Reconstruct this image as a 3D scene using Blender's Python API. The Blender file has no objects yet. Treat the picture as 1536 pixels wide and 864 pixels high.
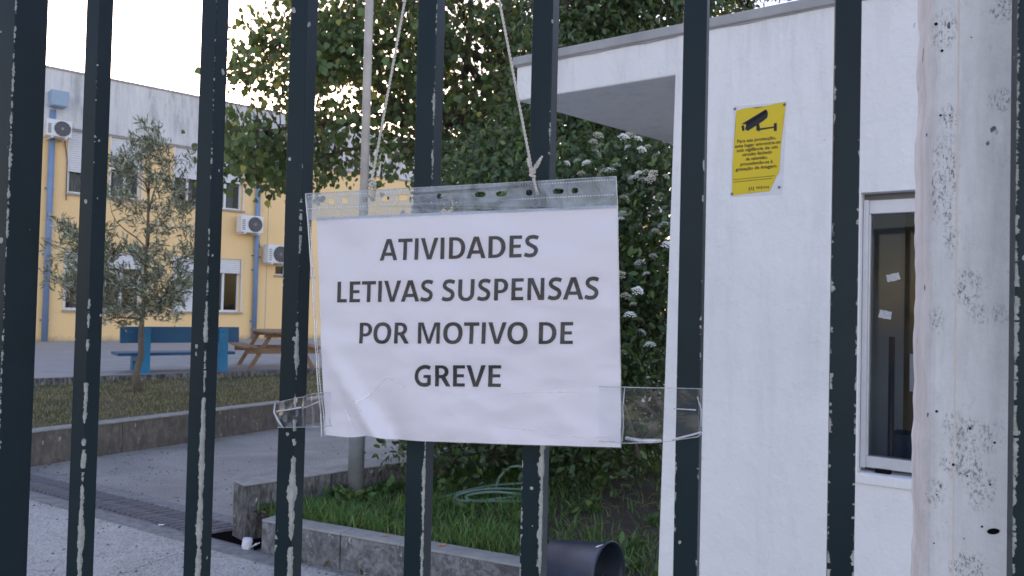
import bpy, bmesh, math, random
import numpy as np
from mathutils import Vector, Matrix, noise as mnoise
R = math.radians
random.seed(7); rng = np.random.default_rng(7)
scene = bpy.context.scene
COL = scene.collection

# ------------------------------------------------------------------ camera
FPX = 1200.0; HOR = 460.0; ROLL = 0.024; CAMZ = 1.5
cam_d = bpy.data.cameras.new("camera"); cam = bpy.data.objects.new("camera", cam_d); COL.objects.link(cam)
cam_d.sensor_width = 36; cam_d.lens = FPX/1536*36; cam_d.clip_start = 0.02; cam_d.clip_end = 3000
CM = Matrix.Translation((0, 0, CAMZ)) @ Matrix.Rotation(math.pi/2 + math.atan((HOR-432)/FPX), 4, 'X') @ Matrix.Rotation(ROLL, 4, 'Z')
cam.matrix_world = CM
scene.camera = cam
cam_d.dof.use_dof = True; cam_d.dof.focus_distance = 1.05; cam_d.dof.aperture_fstop = 18
# ------------------------------------------------------------------ light
SUN_EL = R(11.5); SUN_AZ = R(-22)        # azimuth from +Y towards +X
w = bpy.data.worlds.new("World"); scene.world = w; w.use_nodes = True
nt = w.node_tree; bg = nt.nodes["Background"]
sky = nt.nodes.new("ShaderNodeTexSky"); sky.sky_type = 'NISHITA'; sky.sun_disc = False
sky.sun_elevation = SUN_EL; sky.sun_rotation = SUN_AZ; sky.air_density = 1.0; sky.dust_density = 0.8; sky.ozone_density = 0.0
wb = nt.nodes.new("ShaderNodeMix"); wb.data_type = 'RGBA'; wb.blend_type = 'MULTIPLY'; wb.inputs[0].default_value = 1
wb.inputs[7].default_value = (1.12, 1.0, 1.18, 1)          # the photograph's white balance, the same over the whole sky
nt.links.new(sky.outputs[0], wb.inputs[6]); nt.links.new(wb.outputs[2], bg.inputs[0]); bg.inputs[1].default_value = 0.15
sd = bpy.data.lights.new("sun", 'SUN'); sun = bpy.data.objects.new("sun", sd); COL.objects.link(sun)
sd.energy = 2.2; sd.angle = R(0.6); sd.color = (1.0, .72, .42)
sdir = Vector((math.sin(SUN_AZ)*math.cos(SUN_EL), math.cos(SUN_AZ)*math.cos(SUN_EL), math.sin(SUN_EL)))
sun.rotation_euler = sdir.to_track_quat('Z', 'Y').to_euler(); sun.location = (0, 0, 30)
scene.view_settings.view_transform = 'Standard'; scene.view_settings.look = 'None'
scene.view_settings.exposure = 1.38; scene.view_settings.gamma = 1
scene.cycles.max_bounces = 8; scene.cycles.transparent_max_bounces = 24
scene.cycles.use_denoising = True

# ------------------------------------------------------------------ geometry of the shot
def ray(px, py):
    return (CM.to_3x3() @ Vector(((px-768)/FPX, -(py-432)/FPX, -1))).normalized()
O = Vector((0, 0, CAMZ))
def at(px, py, Y):
    r = ray(px, py); return O + r*(Y/r.y)
def onz(px, py, z):
    r = ray(px, py); return O + r*((z-CAMZ)/r.z)
class VP:            # a vertical plane: u runs along it, n points to the viewer's side
    def __init__(s, P0, ang):
        s.P0 = Vector((P0[0], P0[1], 0)); s.u = Vector((math.sin(ang), math.cos(ang), 0))
        s.n = Vector((s.u.y, -s.u.x, 0))
        if s.n.dot(Vector((0, -1, 0))) < 0: s.n = -s.n
    def hit(s, px, py, d=0.0):
        r = ray(px, py); t = ((s.P0+s.n*d-O).dot(s.n))/(r.dot(s.n)); return O + r*t
    def sz(s, px, py, d=0.0):
        h = s.hit(px, py, d); return ((h-s.P0).dot(s.u), h.z)
    def pt(s, a, z, d=0.0):
        p = s.P0 + s.u*a + s.n*d; return Vector((p.x, p.y, z))

# ------------------------------------------------------------------ object helpers
WM = {}
def tag(o, label=None, cat=None, group=None, kind=None):
    if label: o['label'] = label
    if cat: o['category'] = cat
    if group: o['group'] = group
    if kind: o['kind'] = kind
    return o
def thing(name, loc, label, cat, group=None, rz=0):
    o = bpy.data.objects.new(name, None); COL.objects.link(o); o.empty_display_size = .1
    o.location = loc; o.rotation_euler = (0, 0, rz)
    WM[o.name] = Matrix.Translation(loc) @ Matrix.Rotation(rz, 4, 'Z')
    return tag(o, label, cat, group)
def link(name, me, mat, parent=None, label=None):
    o = bpy.data.objects.new(name, me); COL.objects.link(o)
    if parent is not None: o.parent = parent
    WM[o.name] = WM[parent.name].copy() if parent is not None else Matrix.Identity(4)
    if mat is not None and not me.materials: me.materials.append(mat)
    if label: o['label'] = label
    return o
class MB:
    def __init__(s): s.v = []; s.f = []
    def add(s, vs, fs):
        b = len(s.v); s.v += [Vector(v) for v in vs]; s.f += [tuple(i+b for i in f) for f in fs]; return s
    def hexa(s, p):      # p: bottom 4 ccw, top 4 ccw
        return s.add(p, [(3, 2, 1, 0), (4, 5, 6, 7), (0, 1, 5, 4), (1, 2, 6, 5), (2, 3, 7, 6), (3, 0, 4, 7)])
    def box(s, c, d, M=None):
        x, y, z = c; a, b, h = d[0]/2, d[1]/2, d[2]/2
        p = [Vector((x+i*a, y+j*b, z+k*h)) for k in (-1, 1) for i, j in ((-1, -1), (1, -1), (1, 1), (-1, 1))]
        if M: p = [M @ q for q in p]
        return s.hexa(p)
    def vbox(s, V, a0, a1, z0, z1, d0, d1):     # box on a vertical plane
        p = [V.pt(a, z, d) for z in (z0, z1) for a, d in ((a0, d1), (a1, d1), (a1, d0), (a0, d0))]
        return s.hexa(p)
    def tube(s, pts, r, n=8, cap=True):
        pts = [Vector(p) for p in pts]; m = len(pts)
        rs = r if isinstance(r, (list, tuple)) else [r]*m
        b = len(s.v); up = Vector((0.13, .21, 1)).normalized(); prev = None
        for i, p in enumerate(pts):
            t = (pts[min(i+1, m-1)]-pts[max(i-1, 0)]).normalized()
            if prev is None:
                a = t.cross(up); a = a.normalized() if a.length > 1e-3 else t.orthogonal().normalized()
            else:
                a = (prev - t*prev.dot(t)).normalized()
            prev = a; c = t.cross(a)
            for k in range(n):
                q = 2*math.pi*k/n; s.v.append(p + (a*math.cos(q)+c*math.sin(q))*rs[i])
        for i in range(m-1):
            for k in range(n):
                s.f.append((b+i*n+k, b+i*n+(k+1) % n, b+(i+1)*n+(k+1) % n, b+(i+1)*n+k))
        if cap:
            s.f.append(tuple(b+k for k in range(n))[::-1]); s.f.append(tuple(b+(m-1)*n+k for k in range(n)))
        return s
    def lathe(s, prof, M, n=28):      # profile (r, h) about local z
        b = len(s.v)
        for r_, h in prof:
            for k in range(n):
                q = 2*math.pi*k/n; s.v.append(M @ Vector((r_*math.cos(q), r_*math.sin(q), h)))
        for i in range(len(prof)-1):
            for k in range(n):
                s.f.append((b+i*n+k, b+i*n+(k+1) % n, b+(i+1)*n+(k+1) % n, b+(i+1)*n+k))
        return s
    def build(s, name, mat, parent=None, label=None, local=False, smooth=False, bevel=0, fix=True):
        me = bpy.data.meshes.new(name)
        vs = s.v
        if parent is not None and not local:
            iv = WM[parent.name].inverted(); vs = [iv @ v for v in vs]
        me.from_pydata([tuple(v) for v in vs], [], s.f)
        if fix:
            bm = bmesh.new(); bm.from_mesh(me); bmesh.ops.recalc_face_normals(bm, faces=bm.faces); bm.to_mesh(me); bm.free()
        if smooth: me.polygons.foreach_set('use_smooth', [True]*len(me.polygons))
        o = link(name, me, mat, parent, label)
        if bevel:
            m = o.modifiers.new('bevel', 'BEVEL'); m.width = bevel; m.segments = 2; m.limit_method = 'ANGLE'; m.angle_limit = R(40)
        return o
def arr_mesh(name, V, F, mat, parent=None, tint=None, smooth=False):
    """fast mesh from numpy arrays; F uniform tris or quads; tint = per vertex rgb"""
    V = np.asarray(V, dtype=np.float32); F = np.asarray(F, dtype=np.int32)
    if parent is not None:
        iv = np.array(WM[parent.name].inverted()); V = (V @ iv[:3, :3].T + iv[:3, 3]).astype(np.float32)
    me = bpy.data.meshes.new(name); k = F.shape[1]
    me.vertices.add(len(V)); me.vertices.foreach_set('co', V.ravel())
    me.loops.add(F.size); me.loops.foreach_set('vertex_index', F.ravel())
    me.polygons.add(len(F)); me.polygons.foreach_set('loop_start', np.arange(0, F.size, k, dtype=np.int32))
    me.polygons.foreach_set('loop_total', np.full(len(F), k, dtype=np.int32))
    if smooth: me.polygons.foreach_set('use_smooth', np.ones(len(F), dtype=bool))
    if tint is not None:
        a = me.color_attributes.new('tint', 'FLOAT_COLOR', 'POINT')
        c = np.ones((len(V), 4), dtype=np.float32); c[:, :3] = tint; a.data.foreach_set('color', c.ravel())
    me.update(calc_edges=True); me.validate()
    return link(name, me, mat, parent)
def copy_tree(o, parent=None):
    c = o.copy(); COL.objects.link(c)
    if parent is not None: c.parent = parent
    for ch in list(o.children): copy_tree(ch, c)
    return c

# ------------------------------------------------------------------ materials
class NT:
    def __init__(s, name, rough=.6, spec=.5):
        s.m = bpy.data.materials.new(name); s.m.use_nodes = True; s.t = s.m.node_tree
        s.b = s.t.nodes['Principled BSDF']; s.b.inputs['Roughness'].default_value = rough
        s.b.inputs['Specular IOR Level'].default_value = spec
        s.out = s.t.nodes['Material Output']; s.tc = s.t.nodes.new('ShaderNodeTexCoord')
    def N(s, typ, **kw):
        n = s.t.nodes.new(typ)
        for k, v in kw.items(): setattr(n, k, v)
        return n
    def L(s, a, b): s.t.links.new(a, b)
    def coord(s, scale=(1, 1, 1), src='Object', loc=(0, 0, 0)):
        mp = s.N('ShaderNodeMapping'); mp.inputs['Scale'].default_value = scale; mp.inputs['Location'].default_value = loc
        s.L(s.tc.outputs[src], mp.inputs[0]); return mp.outputs[0]
    def noise(s, scale, detail=4, rough=.55, vec=None, dist=0):
        n = s.N('ShaderNodeTexNoise'); n.inputs['Scale'].default_value = scale; n.inputs['Detail'].default_value = detail
        n.inputs['Roughness'].default_value = rough; n.inputs['Distortion'].default_value = dist
        s.L(vec if vec is not None else s.tc.outputs['Object'], n.inputs['Vector']); return n.outputs[0]
    def vor(s, scale, vec=None, feature='F1', out=0):
        n = s.N('ShaderNodeTexVoronoi'); n.feature = feature; n.inputs['Scale'].default_value = scale
        s.L(vec if vec is not None else s.tc.outputs['Object'], n.inputs['Vector']); return n.outputs[out]
    def ramp(s, fac, stops, interp='LINEAR'):
        n = s.N('ShaderNodeValToRGB'); cr = n.color_ramp; cr.interpolation = interp
        while len(cr.elements) < len(stops): cr.elements.new(0.5)
        for e, (p, c) in zip(cr.elements, stops):
            e.position = p; e.color = (c, c, c, 1) if isinstance(c, (int, float)) else (*c, 1)
        s.L(fac, n.inputs[0]); return n.outputs[0]
    def math(s, op, a, b=None, c=None, clamp=False):
        n = s.N('ShaderNodeMath', operation=op); n.use_clamp = clamp
        for i, x in enumerate((a, b, c)):
            if x is None: continue
            if isinstance(x, (int, float)): n.inputs[i].default_value = x
            else: s.L(x, n.inputs[i])
        return n.outputs[0]
    def mix(s, fac, a, b, blend='MIX'):
        n = s.N('ShaderNodeMix', data_type='RGBA', blend_type=blend)
        for i, x in ((0, fac), (6, a), (7, b)):
            if isinstance(x, (int, float)): n.inputs[i].default_value = x
            elif isinstance(x, tuple): n.inputs[i].default_value = (*x, 1)
            else: s.L(x, n.inputs[i])
        return n.outputs[2]
    def color(s, c):
        if isinstance(c, tuple): s.b.inputs['Base Color'].default_value = (*c, 1)
        else: s.L(c, s.b.inputs['Base Color'])
    def bump(s, h, strength=.3, dist=.01, prev=None):
        n = s.N('ShaderNodeBump'); n.inputs['Strength'].default_value = strength; n.inputs['Distance'].default_value = dist
        s.L(h, n.inputs['Height'])
        if prev is not None: s.L(prev, n.inputs['Normal'])
        s.L(n.outputs[0], s.b.inputs['Normal']); return n.outputs[0]
def simple(name, c, c2=None, scale=8, rough=.6, bs=0, bd=.005, bscale=40, metal=0, spec=.5):
    m = NT(name, rough, spec); m.b.inputs['Metallic'].default_value = metal
    if c2: m.color(m.mix(m.ramp(m.noise(scale, 6, .6), [(.3, 0), (.7, 1)]), c, c2))
    else: m.color(c)
    if bs: m.bump(m.noise(bscale, 6, .6), bs, bd)
    return m.m

def m_asphalt():
    m = NT('asphalt', .85, .3)
    big = m.ramp(m.noise(1.1, 8, .75, dist=.6), [(.38, (.36, .345, .325)), (.62, (.68, .65, .61))])
    stone = m.vor(150)
    c = m.mix(m.ramp(m.noise(130, 3, .7), [(.44, 0), (.60, 1)]), big, (.70, .68, .64))
    c = m.mix(m.ramp(m.noise(75, 5, .75, m.coord((1, 1, 1), loc=(7, 1, 0))), [(.50, 0), (.66, .7)]), c, (.13, .13, .13))
    c = m.mix(m.ramp(stone, [(.05, .55), (.35, 0)]), c, (.055, .055, .06))
    c = m.mix(m.ramp(m.noise(2.2, 6, .7, dist=1.5), [(.60, 0), (.70, .45)]), c, (.055, .056, .06))
    m.color(c)
    n = m.bump(m.ramp(stone, [(0, 1), (.6, 0)]), .6, .008)
    m.bump(m.noise(38, 7, .8), .9, .035, n)
    return m.m
def m_apron():
    m = NT('coarse_concrete', .9, .25)
    big = m.ramp(m.noise(2.4, 8, .75, dist=.8), [(.38, (.42, .40, .375)), (.62, (.74, .715, .675))])
    c = m.mix(m.ramp(m.noise(90, 3), [(.40, 0), (.6, 1)]), big, (.80, .78, .74))
    c = m.mix(m.ramp(m.noise(75, 5, .75), [(.50, 0), (.64, .75)]), c, (.20, .20, .195))
    ck = m.ramp(m.vor(.9, m.mix(.12, m.tc.outputs['Object'], m.noise(3, 5, .7)), 'DISTANCE_TO_EDGE'), [(.001, .4), (.006, 0)])
    c = m.mix(m.math('MULTIPLY', ck, m.ramp(m.noise(.8, 2), [(.48, 0), (.55, 1)])), c, (.05, .05, .05))
    m.color(c); n = m.bump(m.noise(70, 6, .7), .7, .008); n = m.bump(m.noise(30, 6, .8), .8, .03, n); m.bump(m.noise(9, 4), .3, .01, n)
    return m.m
def m_plaster(name='white_painted_plaster'):
    m = NT(name, .75, .35); ps = m.N('ShaderNodeSeparateXYZ'); m.L(m.N('ShaderNodeNewGeometry').outputs['Position'], ps.inputs[0])
    c = m.mix(m.ramp(m.noise(2.2, 6, .65), [(.35, 0), (.75, 1)]), (.80, .80, .795), (.72, .725, .73))
    c = m.mix(m.ramp(m.noise(38, 3, .6, m.coord((1, 1, .55))), [(.735, 0), (.76, .65)]), c, (.42, .42, .42))
    c = m.mix(m.ramp(m.noise(5, 2), [(.76, 0), (.80, .25)]), c, (.70, .62, .34))
    c = m.mix(m.ramp(m.noise(6, 6, .75, m.coord((1, 1, .15), loc=(0, 3, 1))), [(.52, 0), (.78, .35)]), c, (.50, .50, .50))
    c = m.mix(m.ramp(m.noise(70, 4, .7, m.coord((.5, .5, 1.6), loc=(2, 8, 0))), [(.69, 0), (.74, .6)]), c, (.38, .38, .37))
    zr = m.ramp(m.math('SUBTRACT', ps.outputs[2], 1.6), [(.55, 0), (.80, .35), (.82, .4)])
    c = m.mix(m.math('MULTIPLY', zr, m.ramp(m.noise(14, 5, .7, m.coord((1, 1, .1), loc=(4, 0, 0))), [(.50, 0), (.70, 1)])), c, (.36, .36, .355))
    m.color(c)
    n = m.bump(m.noise(60, 5, .6), .35, .004)
    n = m.bump(m.ramp(m.noise(22, 3, .5, m.coord((1, 1, .7), loc=(3, 1, 2))), [(.45, 0), (.75, 1)]), .35, .006, n)
    n = m.bump(m.ramp(m.noise(12, 5, .7, dist=1.2), [(.56, 0), (.60, 1)]), .25, .003, n)
    m.bump(m.noise(3, 3), .4, .03, n)
    return m.m
def m_parapet():
    m = NT('weathered_concrete_band', .85, .25)
    streak = m.noise(1.5, 7, .75, m.coord((1.6, 1.6, .22)))
    c = m.ramp(streak, [(.30, (.26, .265, .27)), (.48, (.60, .60, .60)), (.70, (.78, .77, .75))])
    c = m.mix(m.ramp(m.noise(4, 6, .8, m.coord((1, 1, .25), loc=(5, 2, 0))), [(.58, 0), (.72, .65)]), c, (.09, .095, .11))
    m.color(c); m.bump(m.noise(12, 6), .25, .02); return m.m
def m_facade():
    m = NT('yellow_facade_paint', .8, .3)
    c = m.mix(m.ramp(m.noise(.6, 6, .7, m.coord((1, 1, .5))), [(.35, 0), (.7, 1)]), (.93, .66, .33), (.86, .60, .30))
    c = m.mix(m.ramp(m.noise(3, 6, .8, m.coord((1, 1, .3))), [(.62, 0), (.8, .35)]), c, (.40, .31, .19))
    z = m.N('ShaderNodeSeparateXYZ'); m.L(m.N('ShaderNodeNewGeometry').outputs['Position'], z.inputs[0])
    lo = m.ramp(m.math('ADD', m.math('MULTIPLY', z.outputs[2], .6), m.math('MULTIPLY', m.noise(2.5, 5, .8), .25)), [(.36, .65), (.46, 0)])
    c = m.mix(lo, c, (.24, .20, .15)); m.color(c); m.bump(m.noise(25, 5), .2, .01); return m.m
def m_kerb(name, dark=.45, base=((.20, .195, .19), (.34, .33, .32)), vs=.35):
    m = NT(name, .9, .25)
    c = m.ramp(m.noise(3, 7, .7), [(.3, base[0]), (.7, base[1])])
    st = m.noise(22, 6, .75, m.coord((1, 1, vs)), dist=.6)
    c = m.mix(m.ramp(st, [(.42, dark), (.60, 0)]), c, (.055, .053, .05))
    c = m.mix(m.ramp(m.noise(4.5, 6, .7, m.coord((1, 1, .8), loc=(2, 7, 3))), [(.45, 0), (.68, .6)]), c, (.09, .088, .085))
    c = m.mix(m.ramp(m.noise(2.2, 4), [(.35, .7), (.6, 0)]), c, (.12, .105, .085), 'MULTIPLY') if False else c
    c = m.mix(m.ramp(m.noise(26, 3, .6, m.coord((1, 1, .5), loc=(9, 4, 1))), [(.66, 0), (.71, .8)]), c, (.52, .51, .50))
    m.color(c); n = m.bump(m.noise(45, 6, .7), .6, .008); m.bump(m.noise(8, 4), .5, .02, n); return m.m
def m_leaf(name, trans=.35, rough=.45, spec=.4):
    m = NT(name, rough, spec); a = m.N('ShaderNodeAttribute', attribute_name='tint')
    m.color(a.outputs['Color'])
    tr = m.N('ShaderNodeBsdfTranslucent'); mul = m.mix(.4, a.outputs['Color'], (.30, .34, .05)); m.L(mul, tr.inputs[0])
    mx = m.N('ShaderNodeMixShader'); mx.inputs[0].default_value = trans
    m.L(m.b.outputs[0], mx.inputs[1]); m.L(tr.outputs[0], mx.inputs[2]); m.L(mx.outputs[0], m.out.inputs[0]); return m.m
def m_film(name, diff=.04, gloss=.08, rough=.12, tint=(1, 1, 1), bs=.0, dcol=(.8, .82, .85)):
    m = NT(name); m.t.nodes.remove(m.b)
    tr = m.N('ShaderNodeBsdfTransparent'); tr.inputs[0].default_value = (*tint, 1)
    gl = m.N('ShaderNodeBsdfGlossy'); gl.inputs['Roughness'].default_value = rough
    df = m.N('ShaderNodeBsdfDiffuse'); df.inputs[0].default_value = (*dcol, 1)
    lw = m.N('ShaderNodeLayerWeight'); lw.inputs[0].default_value = .35
    f = m.math('ADD', m.math('MULTIPLY', lw.outputs[0], .35), gloss)
    a = m.N('ShaderNodeMixShader'); m.L(f, a.inputs[0]); m.L(tr.outputs[0], a.inputs[1]); m.L(gl.outputs[0], a.inputs[2])
    b = m.N('ShaderNodeMixShader')
    dn = m.ramp(m.noise(35, 5, .7, dist=1), [(.35, diff*.4), (.75, min(1, diff*1.9))]); m.L(dn, b.inputs[0])
    m.L(a.outputs[0], b.inputs[1]); m.L(df.outputs[0], b.inputs[2]); m.L(b.outputs[0], m.out.inputs[0])
    if bs:
        n = m.N('ShaderNodeBump'); n.inputs['Strength'].default_value = bs; n.inputs['Distance'].default_value = .003
        m.L(m.noise(28, 4, .6, m.coord((1, 1, 1.8)), dist=.8), n.inputs['Height']); m.L(n.outputs[0], gl.inputs['Normal'])
    return m.m
def m_glass(name='window_glass', refl=.12, tint=(.75, .8, .82)):
    m = NT(name); m.t.nodes.remove(m.b)
    tr = m.N('ShaderNodeBsdfTransparent'); tr.inputs[0].default_value = (*tint, 1)
    gl = m.N('ShaderNodeBsdfGlossy'); gl.inputs['Roughness'].default_value = .03
    fr = m.N('ShaderNodeFresnel'); fr.inputs[0].default_value = 1.3
    a = m.N('ShaderNodeMixShader'); m.L(m.math('ADD', fr.outputs[0], refl), a.inputs[0])
    m.L(tr.outputs[0], a.inputs[1]); m.L(gl.outputs[0], a.inputs[2]); m.L(a.outputs[0], m.out.inputs[0])
    return m.m
def m_bar(name, H, z0, z1, right, left=(), seed=0.0, spots=.5, dash=0.0):
    """dark green-blue enamel worn to grey primer along the corners; right/left: (z, width in m) runs"""
    m = NT(name, .5, .2); sp = m.N('ShaderNodeSeparateXYZ'); m.L(m.tc.outputs['Object'], sp.inputs[0])
    X, Y, Z = sp.outputs; off = m.coord((1, 1, 1), loc=(seed, seed*2, seed*3))
    dF = m.math('ADD', Y, H)
    dr = m.math('ADD', m.math('MULTIPLY', m.math('SUBTRACT', H, X), 1.25), dF); dl = m.math('ADD', m.math('ADD', H, X), dF)
    zn = m.math('DIVIDE', m.math('SUBTRACT', Z, z0), z1-z0)
    MAXW = .01
    wob = m.noise(260, 5, .7, off); wob2 = m.noise(75, 4, .65, off)
    def run(lst, d):
        if not lst: return None
        st = sorted([(min(1, max(0, (z-z0)/(z1-z0))), min(1, ww/MAXW)) for z, ww in lst])
        r_ = m.math('MULTIPLY', m.ramp(zn, st), MAXW)
        e = m.math('MULTIPLY', m.math('SUBTRACT', wob, .5), .008)
        e2 = m.math('MULTIPLY', m.math('SUBTRACT', wob2, .53), .009)
        on = m.math('GREATER_THAN', r_, .0004)
        if dash:
            cz = m.coord((0, 0, 1), loc=(seed, 0, seed*4)); g1 = m.math('GREATER_THAN', m.noise(85, 2, .6, cz), dash)
            big_ = m.math('GREATER_THAN', r_, .0030); on = m.math('MULTIPLY', on, m.math('MAXIMUM', g1, big_))
        ww = m.math('MULTIPLY', m.math('ADD', m.math('ADD', r_, e), e2), on)
        return m.math('LESS_THAN', d, ww)
    masks = [x for x in (run(right, dr), run(left, dl)) if x is not None]
    fine = m.noise(95, 2, .5, m.coord((1, 1, .6), loc=(seed*5, seed, 0)))
    near = m.math('LESS_THAN', m.math('MINIMUM', dr, dl), m.math('MULTIPLY', m.math('SUBTRACT', fine, .74-.08*spots), .03))
    masks.append(near)
    free = m.math('GREATER_THAN', m.noise(75, 1, .5, m.coord((1, 1, 1), loc=(seed*7, 3, seed))), .80-.05*spots); masks.append(free)
    mk = masks[0]
    for x in masks[1:]: mk = m.math('MAXIMUM', mk, x)
    paint = m.ramp(m.noise(7, 5, .6, off), [(.3, (.0070, .0170, .0215)), (.7, (.0110, .0250, .0315))])
    chip = m.ramp(m.noise(120, 3), [(.3, (.26, .28, .25)), (.7, (.42, .42, .38))])
    m.color(m.mix(mk, paint, chip)); m.L(m.math('ADD', m.math('MULTIPLY', mk, .35), .40), m.b.inputs['Roughness'])
    n = m.bump(m.math('SUBTRACT', 1, mk), .5, .0006)
    m.bump(m.noise(90, 4, .6, m.coord((1, 1, .5))), .12, .001, n)
    return m.m
def m_post(patches):
    m = NT('whitewashed_concrete', .8, .3)
    c = m.mix(m.noise(14, 6, .65), (.86, .85, .835), (.77, .77, .775))
    zone = None
    for (cx_, cy_, cz_, sx_, sz_) in patches:
        vm = m.N('ShaderNodeVectorMath', operation='SUBTRACT'); m.L(m.tc.outputs['Object'], vm.inputs[0]); vm.inputs[1].default_value = (cx_, cy_, cz_)
        vs_ = m.N('ShaderNodeVectorMath', operation='MULTIPLY'); m.L(vm.outputs[0], vs_.inputs[0]); vs_.inputs[1].default_value = (1/sx_, 1/sx_, 1/sz_)
        ln_ = m.N('ShaderNodeVectorMath', operation='LENGTH'); m.L(vs_.outputs[0], ln_.inputs[0])
        q_ = m.math('SUBTRACT', 1.0, ln_.outputs['Value'], clamp=True); zone = q_ if zone is None else m.math('MAXIMUM', zone, q_)
    zone = m.ramp(m.math('ADD', m.math('MULTIPLY', zone, .8), m.math('MULTIPLY', m.noise(38, 6, .8), .75)), [(.40, .02), (.74, 1)])
    crack = m.ramp(m.vor(260, m.coord((1, 1, .8)), 'DISTANCE_TO_EDGE'), [(.02, 1), (.10, 0)])
    speck = m.ramp(m.noise(420, 5, .85, m.coord((1, 1, .5))), [(.50, 0), (.62, 1)])
    mold = m.math('MULTIPLY', m.math('MULTIPLY', zone, 1.0), m.math('MAXIMUM', m.math('MULTIPLY', crack, .0), speck))
    dots = m.ramp(m.noise(70, 2, .5, m.coord((1, 1, .8), loc=(4, 4, 4))), [(.725, 0), (.75, .9)])
    c = m.mix(m.ramp(m.noise(30, 5, .7, m.coord((1, 1, .12))), [(.45, 0), (.75, .5)]), c, (.45, .45, .46))
    c = m.mix(m.ramp(m.noise(9, 7, .75, m.coord((1, 1, .5), loc=(1, 2, 2))), [(.48, 0), (.70, .4)]), c, (.42, .41, .39))
    c = m.mix(m.math('MULTIPLY', mold, .85), c, (.06, .06, .062)); c = m.mix(dots, c, (.07, .07, .07))
    m.color(c)
    n = m.bump(m.noise(300, 4, .7, m.coord((1, 1, .08))), .25, .0008)
    n = m.bump(m.noise(110, 5, .6), .6, .002, n); m.bump(m.noise(22, 3), .3, .004, n); return m.m

M_ASPH = m_asphalt(); M_APRON = m_apron(); M_PLAS = m_plaster(); M_PARA = m_parapet(); M_FAC = m_facade()
M_KERB = m_kerb('stained_kerb_concrete', .95); M_KERB2 = m_kerb('grey_kerb_concrete', .7, ((.20, .20, .21), (.33, .33, .335)), .9); M_WALLC = m_kerb('brown_stained_concrete', .5, base=((.15, .125, .10), (.27, .235, .20)))
M_KTOP = simple('pale_concrete', (.40, .39, .37), (.27, .265, .25), 12, .9, .5, .006, 60)  # paler tone for kerb and wall tops, and sills
M_MARG = simple('drain_margin_concrete', (.32, .315, .31), (.17, .17, .17), 18, .9, .6, .006, 60)
M_TERR = simple('terrace_concrete', (.42, .41, .40), (.33, .32, .31), 2.5, .85, .3, .006, 60)
M_SOIL = simple('dark_soil', (.045, .033, .024), (.085, .065, .045), 14, .95, .8, .02, 60)
M_BEDG = None
M_COPE = simple('grey_cement_coping', (.30, .30, .31), (.40, .40, .40), 10, .8, .4, .005, 50)
M_WHITE = simple('white_plastic', (.72, .73, .74), None, rough=.4)
M_SHUT = simple('white_roller_shutter', (.74, .75, .77), (.66, .67, .69), 3, .45)
M_ALU = simple('brushed_aluminium', (.62, .63, .66), (.55, .56, .59), 20, .38, metal=.35)
M_BLUE = simple('blue_pipe_paint', (.17, .26, .44), (.21, .30, .46), 4, .6)
M_BOXB = simple('pale_blue_paint', (.26, .37, .50), (.32, .42, .52), 4, .6)
M_BENCH = simple('blue_bench_paint', (.012, .17, .36), (.02, .22, .42), 5, .45, .2, .004, 60)
M_BENCHD = simple('dark_blue_board_paint', (.01, .085, .19), (.014, .11, .24), 5, .45, .2, .004, 60)
M_DARK = simple('black_and_painted_shade', (.010, .010, .011), None, rough=1, spec=0)  # black of the latch and specks, and shade painted into drain and post
M_METAL = simple('dark_grating_steel', (.13, .12, .13), (.24, .23, .24), 14, .9, .3, .002, 100, spec=.15)
M_BARK = simple('grey_brown_bark', (.075, .058, .045), (.13, .105, .085), 20, .9, .8, .012, 45)
M_BARKO = simple('olive_bark', (.13, .10, .075), (.20, .165, .125), 20, .9, .8, .012, 45)
M_TWIG = simple('thin_twig', (.09, .068, .05), None, rough=.8)
M_GALV = simple('galvanised_steel', (.33, .345, .36), (.24, .25, .265), 9, .5, .15, .002, 60, metal=.25)
M_POLE = simple('weathered_beige_tube', (.50, .46, .41), (.38, .35, .32), 12, .6, .2, .002, 60)
M_CORD = simple('cotton_cord', (.68, .64, .57), (.55, .51, .45), 90, .9, .5, .001, 600)
M_WOOD = simple('weathered_timber', (.34, .22, .13), (.24, .155, .095), 9, .75, .4, .004, 60)
M_BUCK = simple('black_plastic_sky_tint', (.030, .042, .075), (.06, .075, .11), 9, .4, .1, .002, 50)  # blue in the black stands in for reflected sky
M_HOSE = simple('pale_green_hose', (.20, .30, .235), (.15, .25, .19), 20, .4)
M_PAPER = simple('white_paper', (.81, .785, .83), (.79, .76, .82), 6, .7, .12, .002, 18)
M_INK = simple('black_print', (.008, .008, .014), None, rough=.6)
M_FILM = m_film('clear_sleeve_film', .010, .016, .25, bs=.4)
M_STRIP = m_film('sleeve_binding_strip', .40, .06, .3, (.72, .78, .84), .3, (.50, .55, .60))
M_TAPE = m_film('clear_packing_tape', .025, .02, .22, (.96, .97, .98), .35)
M_EDGE = m_film('film_edge', .45, .25, .2, (.9, .9, .9), 0)
M_WELD = m_film('weld_dots', .85, .12, .3, (.9, .9, .9), 0, (.85, .87, .9))
M_GLASS = m_glass('window_glass', .0); M_GLASSB = m_glass('booth_glass', .0, (.86, .88, .90))
M_YEL = simple('yellow_print', (.70, .52, .012), (.66, .49, .012), 12, .55)
M_SIGNW = simple('sign_plastic_white', (.70, .70, .72), (.62, .62, .65), 30, .5)
M_SCR = simple('dulled_paper', (.50, .50, .50), (.38, .38, .37), 150, .8)
M_CURT = simple('grey_curtain', (.38, .37, .36), (.26, .26, .26), 6, .85)
M_ROOM = simple('dim_room_wall', (.12, .125, .13), None, rough=.9)
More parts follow.
